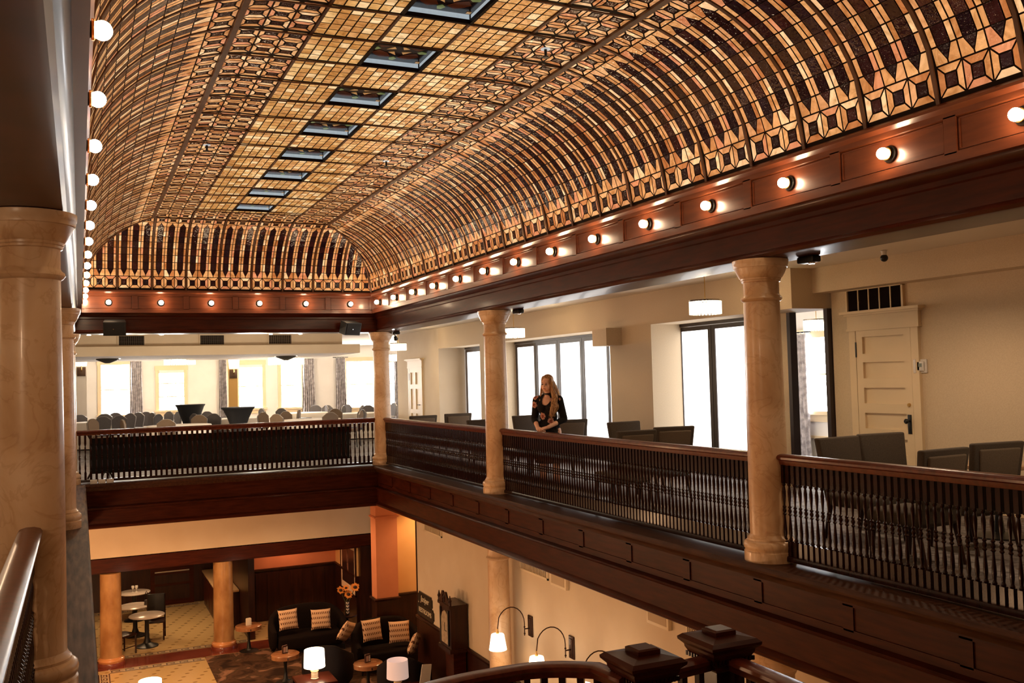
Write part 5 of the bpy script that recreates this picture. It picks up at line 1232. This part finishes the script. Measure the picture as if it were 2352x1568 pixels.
def menu_holder(p, label, white=False):
    t = thing('menu_holder', label, 'menu', (p.x, p.y, GF+.601), .3, 'menu holders on the drum tables')
    m1 = mat('white_card', (.78, .70, .58), .6) if white else mat('dark_menu_case', (.055, .022, .016), .3)
    MB().prism([(-.062, 0), (.062, 0), (.062, .145), (.05, .16), (-.05, .16), (-.062, .145)], -.02, .02, axis='y').build('case', m1, t, smooth=False)
    MB().box((-.045, -.024, .02), (.01, -.0205, .13)).build('card', mat('pink_card', (.42, .26, .21), .5) if not white else m1, t, smooth=False)
    mb = MB(); [mb.box((.022, -.026, .02+i*.03), (.045, -.0205, .042+i*.03)) for i in range(4)]; mb.build('card_pictures', mat('card_white', (.75, .68, .6), .5), t, smooth=False)
menu_holder(Vector((a0.x-.0, a0.y, 0)), 'white card holder on the drum table beside the second lobby column', True); menu_holder(Vector((a1.x, a1.y+.02, 0)), 'dark menu holder on the drum table left of the middle lobby lamp'); menu_holder(Vector((a2.x, a2.y+.02, 0)), 'dark menu holder on the drum table between the lobby lamps')
def table_lamp(px, py, zc, label, m, tlabel, group='white drum table lamps'):
    p = at_z(px, py, zc); h = .60; base = GF+h
    t0 = thing('lamp_table', tlabel, 'table', (p.x, p.y, GF), 0, 'square lamp tables'); MB().rbox((-.36, -.36, h-.05), (.36, .36, h), .01).build('tabletop', WOOD, t0)
    for sx in (-1, 1):
        for sy in (-1, 1): MB().box((sx*.33-.02, sy*.33-.02, 0), (sx*.33+.02, sy*.33+.02, h-.05)).build('leg', BLACK, t0, smooth=False)
    t = thing('table_lamp', label, 'lamp', (p.x, p.y, base), 0, group); zs = zc-base
    MB().lathe([(.07, 0), (.075, .01), (.066, .02), (.066, zs-.20), (.07, zs-.19), (.06, zs-.175)], n=28).build('base', mat('pale_ceramic', (.62, .52, .40), .25, noise=((.45, .36, .27), 5, 4, (1, 1, 6)), coat=.3), t)
    MB().lathe([(.075, zs-.24), (.078, zs-.235), (.075, zs-.23)], n=28).build('band', BRASS, t)
    MB().lathe([(.012, zs-.175), (.012, zs-.08)], n=10).build('stem', BRASS, t)
    MB().lathe([(.200, zs-.16), (.188, zs+.16), (.185, zs+.16), (.196, zs-.16)], n=40, cap=False).build('lamp_shade', m, t)
    MB().ell((0, 0, zs), (.04, .04, .05), n=12, m=8).build('bulb', MATS['lamp_bulb'] if m == SHADE else MATS['white_plastic'], t)
table_lamp(722, 1511, -3.52, 'bright lit drum-shade lamp in the middle of the lobby', SHADE, 'square table under the middle lobby lamp')
table_lamp(913, 1535, -3.52, 'unlit pinkish drum-shade lamp right of the lit lobby lamp', SHADED, 'square table under the unlit lobby lamp')
table_lamp(345, 1583, -3.52, 'lit lamp shade peeking in at the bottom edge on the left', SHADE, 'square table under the lamp at the bottom edge')
table_lamp(1347, 1568, -3.45, 'small lit lamp seen between the curved stair balusters', SHADE, 'square table under the lamp behind the stair balusters')
p = at_z(975, 1545, -3.72); t = thing('menu_card', 'white menu card standing at right of the unlit lobby lamp', 'menu', (p.x, p.y, GF+.6)); MB().prism([(-.1, 0), (.1, 0), (.14, .32), (-.04, .34)], -.012, .012, axis='y').build('card', MATS['white_card'], t, smooth=False)
t = thing('lamp_table', 'small table carrying the white menu card', 'table', (p.x, p.y, GF), 0, 'square lamp tables'); MB().rbox((-.2, -.15, .56), (.2, .15, .6), .008).build('tabletop', WOOD, t); MB().lathe([(.03, 0), (.03, .56)], n=10).build('pedestal', BLACK, t)
# sunflowers
sx_, sy_ = .42, 4.12
t = thing('side_table', 'small dark side table holding the sunflower vase', 'table', (sx_, sy_, GF)); MB().lathe([(.22, .57), (.23, .58), (.23, .60)], n=28).build('tabletop', DARKW, t); MB().lathe([(.15, 0), (.03, .04), (.03, .57)], n=16).build('pedestal', BLACK, t)
t = thing('sunflower_vase', 'slim white vase with hearts holding sunflowers behind the loveseats', 'vase', (sx_, sy_, GF+.60))
MB().lathe([(.045, 0), (.055, .02), (.05, .15), (.055, .30), (.045, .32)], n=24).build('vase_body', mat('dark_vase', (.03, .022, .018), .3), t)
mb = MB()
for k in range(4):
    z = .035+.075*k; mb.add([(0, -.060, z), (.04, -.050, z+.035), (.03, -.052, z+.058), (.012, -.058, z+.058), (0, -.060, z+.045), (-.012, -.058, z+.058), (-.03, -.052, z+.058), (-.04, -.050, z+.035)], [[0, 1, 2, 3, 4, 5, 6, 7]])
mb.build('heart_pattern', mat('vase_white', (.75, .62, .5), .4), t, smooth=False)
PET = mat('sunflower_petal', (.85, .30, .05), .6); DISK = mat('sunflower_disk', (.05, .022, .012), .9); STEM = mat('plant_stem', (.07, .09, .03), .7)
for dx, dz, ty, sc in ((-.17, .62, .5, 1.), (-.03, .66, -.4, .8), (.02, .50, .1, 1.1), (.19, .65, -.3, 1.15)):
    tip = Vector((dx, -.06, dz)); fl_ = MB().tube([(dx*.1, 0, .26), (dx*.5, -.01, .42), tip], .008, n=6).build('flower_stem', STEM, t)
    M = Matrix.Translation(tip) @ Matrix.Rotation(ty*.6, 4, 'Z') @ Matrix.Rotation(math.radians(62), 4, 'X') @ Matrix.Scale(sc, 4)
    mb = MB()
    for k in range(20):
        a = 2*PI*k/20; r0, r1 = .035, .098*(1+.12*((k*7) % 3-1)); c, s = math.cos(a), math.sin(a); wv = .018
        mb.add([M @ Vector(q) for q in ((c*r0-s*wv*.6, s*r0+c*wv*.6, .005), (c*r0+s*wv*.6, s*r0-c*wv*.6, .005), (c*.065+s*wv, s*.065-c*wv, .014), (c*r1, s*r1, .004+.01*(k % 2)), (c*.065-s*wv, s*.065+c*wv, .014))], [(0, 1, 2, 3, 4), (4, 3, 2, 1, 0)])
    mb.build('petals', PET, fl_, smooth=False); MB().ell(M @ Vector((0, 0, .012)), (.042*sc, .042*sc, .03*sc), n=16, m=8).build('flower_disk', DISK, fl_)
# café
def bistro(x, y, label):
    t = thing('bistro_table', label, 'table', (x, y, GF), 0, 'round marble café tables')
    MB().lathe([(.40, .722), (.41, .727), (.41, .742), (.40, .75)], n=44).build('tabletop', mat('pale_stone_top', (.50, .42, .36), .25, noise=((.56, .48, .42), 3, 5, (1, 1, 1))), t)
    MB().lathe([(.26, 0), (.26, .02), (.20, .035), (.09, .09), (.055, .20), (.05, .6), (.10, .70), (.2, .722)], n=28).build('pedestal', BLACK, t)
b1 = (on(333, 1418, .75)+on(342, 1476, 0))/2; b2 = on(312, 1390, .75); b3 = on(308, 1359, .75)
bistro(b1.x, b1.y, 'nearest round café table, with a dark chair'); bistro(b2.x-.02, b2.y, 'middle round café table, with a small bag on it'); bistro(b3.x, b3.y, 'farthest round café table, with glasses on it')
def cafe_chair(x, y, rz, label):
    t = thing('cafe_chair', label, 'chair', (x, y, GF), rz, 'dark café chairs')
    MB().rbox((-.22, -.22, .42), (.22, .22, .47), .015).build('seat', DARKW, t)
    MB().rbox((-.20, .185, .52), (.20, .225, 1.06), .012).build('backrest', BLACK, t)
    for sx in (-1, 1): MB().tube([(sx*.2, .20, 0), (sx*.2, .20, .45), (sx*.2, .22, 1.05)], .02, n=6).build('leg', DARKW, t); MB().tube([(sx*.2, -.19, 0), (sx*.2, -.19, .43)], .02, n=6).build('leg', DARKW, t); MB().tube([(sx*.2, -.19, .18), (sx*.2, .2, .18)], .012, n=6).build('stretcher', DARKW, t)
cafe_chair(b1.x+.24, b1.y+.62, -.15, 'dark upright café chair at the nearest round café table'); cafe_chair(b1.x-.55, b1.y-.45, 2.2, 'dark café chair mostly hidden behind the left lobby column')
t = thing('glassware', 'cluster of stemmed glasses on the farthest café table', 'glasses', (b3.x+.02, b3.y-.02, GF+.75))
GL = mat('clear_glass', (.75, .72, .66), .08)
for dx in (-.05, .04): MB().lathe([(.035, 0), (.035, .006), (.006, .012), (.006, .07), (.035, .10), (.04, .15), (.034, .17)], (dx, 0, 0), n=14).build('glass', GL, t)
t = thing('paper_bag', 'small dark bag with loop handle on the middle café table', 'bag', (b2.x+.25, b2.y-.05, GF+.75)); MB().prism([(-.06, 0), (.06, 0), (.05, .12), (-.05, .12)], -.03, .03, axis='y').build('bag_body', mat('slate_bag', (.10, .085, .08), .6), t, smooth=False); MB().tube([(-.045, 0, .11), (-.02, 0, .30), (.0, 0, .34), (.02, 0, .30), (.045, 0, .11)], .008, n=6).build('handle', BLACK, t)
t = thing('service_counter', 'dark wooden counter with pale top behind the second lobby column', 'counter', (-1.99, 8.4, GF))
MB().box((-.22, -1.6, 0), (.28, 1.6, .90)).build('cabinet', DARKW, t, smooth=False); MB().rbox((-.27, -1.65, .90), (.28, 1.65, .95), .01).build('countertop', mat('pale_counter', (.55, .36, .19), .25), t)
mb = MB(); [mb.box((-.235, -1.55+i*.63, .1), (-.22, -.98+i*.63, .8)) for i in range(5)]; mb.build('cabinet_door', WOOD, t, smooth=False)
t = thing('booth_bench', 'dark red booth bench behind the curved stair rail', 'bench', (.55, -8.2, GF)); MB().rbox((-.35, -.25, .0), (.35, .25, .48), .04).build('seat', mat('red_leather', (.20, .025, .018), .35), t); MB().rbox((-.35, .2, .0), (.35, .32, 1.15), .03).build('backrest', MATS['red_leather'], t)

# ================================================================ STAIR RAIL IN THE FOREGROUND
ZN = .20; Z0 = -.85
def newel(x, y, label):
    t = thing('newel_post', label, 'post', (x, y, Z0), 0, 'square newel posts of the stair'); h = ZN-Z0
    def py(*lv):    # stacked square sections (half width, z)
        mb = MB(); pts = [q for w_, z in lv for q in ((-w_, -w_, z), (w_, -w_, z), (w_, w_, z), (-w_, w_, z))]
        fs = [[4*i+k, 4*i+(k+1) % 4, 4*i+4+(k+1) % 4, 4*i+4+k] for i in range(len(lv)-1) for k in range(4)]+[[3, 2, 1, 0], [4*(len(lv)-1)+k for k in range(4)]]; return mb.add(pts, fs)
    py((.085, 0), (.085, h-.17)).build('shaft', BALW, t, smooth=False)
    py((.088, h-.18), (.10, h-.165), (.10, h-.145), (.115, h-.13), (.118, h-.115), (.140, h-.075), (.142, h-.06), (.168, h-.035), (.170, h-.02), (.148, h-.002), (.06, h+.012)).build('cap', FASC, t, smooth=False)
    py((.068, h+.0), (.068, h+.035), (.055, h+.042)).build('top_block', FASC, t, smooth=False)
    dt = MB(); [dt.box((-.13+i*.026, s*.128-.006, h-.125), (-.118+i*.026, s*.128+.006, h-.10)) for i in range(11) for s in (-1, 1)]; [dt.box((s*.128-.006, -.13+i*.026, h-.125), (s*.128+.006, -.118+i*.026, h-.10)) for i in range(11) for s in (-1, 1)]; dt.build('dentil', BALW, t, smooth=False)
n1 = at_z(1476, 1502, ZN); n2 = at_z(1651, 1458, ZN)
newel(n1.x, n1.y, 'square newel post with stepped cap at end of curved stair rail'); newel(n2.x, n2.y, 'square newel post with stepped cap casting a shadow on the fascia')
def stair_rail(path, label, zt):
    t = thing('stair_railing', label, 'railing', (0, 0, 0), 0, 'stair railings in the foreground')
    pts = [Vector((a, b, 0)) for a, b in path]
    MB().sweep(pts, [(-.03, zt-.075), (.03, zt-.075), (.04, zt-.045), (.055, zt-.03), (.055, zt-.01), (.035, zt), (-.035, zt), (-.055, zt-.01), (-.055, zt-.03), (-.04, zt-.045)]).build('handrail', RAILW, t)
    MB().sweep(pts, [(-.03, Z0+.04), (.03, Z0+.04), (.03, Z0+.085), (-.03, Z0+.085)]).build('bottom_rail', BALW, t)
    L = [0]
    for a, b in zip(pts[:-1], pts[1:]): L.append(L[-1]+(b-a).length)
    n = int(L[-1]/.098); bm_ = None
    for i in range(n):
        s = L[-1]*(i+.5)/n; k = max(j for j in range(len(L)-1) if L[j] <= s); q = pts[k].lerp(pts[k+1], (s-L[k])/(L[k+1]-L[k])); d = pts[k+1]-pts[k]
        if bm_ is None:
            mb = MB(); a, b = Z0+.08, zt-.07; g = b-a; w_ = .019
            mb.box((-w_, -w_, a), (w_, w_, a+g*.2)); mb.box((-w_, -w_, b-g*.26), (w_, w_, b)); mb.lathe([(.012, a+g*.2), (.02, a+g*.23), (.011, a+g*.27), (.018, a+g*.36), (.012, a+g*.46), (.02, a+g*.48), (.012, a+g*.50), (.018, a+g*.60), (.011, a+g*.68), (.02, a+g*.71), (.012, a+g*.74)], n=8, cap=False)
            bm_ = mb.build('baluster', BALW, t, ang=35)
        else: o = bm_.copy(); COL.objects.link(o); o.parent = t
        (bm_ if i == 0 else o).location = (q.x, q.y, 0); (bm_ if i == 0 else o).rotation_euler = (0, 0, math.atan2(d.y, d.x))
ctl = [at_z(*p, .10) for p in ((1418, 1530), (1370, 1524), (1330, 1522), (1290, 1521), (1250, 1522), (1210, 1525), (1170, 1531), (1135, 1537), (1100, 1543), (1065, 1550), (1030, 1558), (995, 1567), (960, 1578), (925, 1590), (890, 1603))]
stair_rail([(n1.x-.10, n1.y)]+[(p.x, p.y) for p in ctl[1:]], 'curved dark stair rail with square balusters at bottom of the photo', .10)
stair_rail([(n1.x+.10, n1.y+.03), (n2.x-.10, n2.y-.02)], 'short stair rail between the two newel posts', .10)
stair_rail([(n2.x+.02, n2.y-.10), (n2.x+.02, n2.y-1.6), (n2.x+.02, n2.y-3.0)], 'straight stair rail running from the far newel toward the bottom right', .10)
struct(MB().prism([(ctl[-1].x-.1, ctl[-1].y-.0), (ctl[-1].x-.1, -18), (n2.x+.1, -18), (n2.x+.1, n2.y+.12), (n1.x-.1, n1.y+.12)]+[(p.x, p.y+.06) for p in ctl[3:]], Z0-.2, Z0+.04).build('stair_landing', WOOD, smooth=False), 'wooden stair landing')
boxes('stair_support', WOOD, ((ctl[-1].x-.1, -18, GF), (n2.x+.1, -16.5, Z0-.2)))
# sprinkler heads on the glass ceiling
for px, py, lb in ((1253, 118, 'small dark sprinkler head on glass ceiling near the right cove'), (475, 338, 'small dark sprinkler head on the left lattice band of the glass ceiling'), (887, 375, 'small dark sprinkler head on the right lattice band of the glass ceiling')):
    p = at_z(px, py-4, CZ+CBH-.012); t = thing('sprinkler_head', lb, 'sprinkler', (p.x, p.y, CZ+CBH-.005), 0, 'sprinkler heads on the glass ceiling')
    MB().lathe([(.045, 0), (.045, -.006)], n=16).build('escutcheon', GREYGLASS, t); MB().lathe([(.014, -.006), (.012, -.06), (.03, -.075), (.03, -.082)], n=12).build('head', BLACK, t)
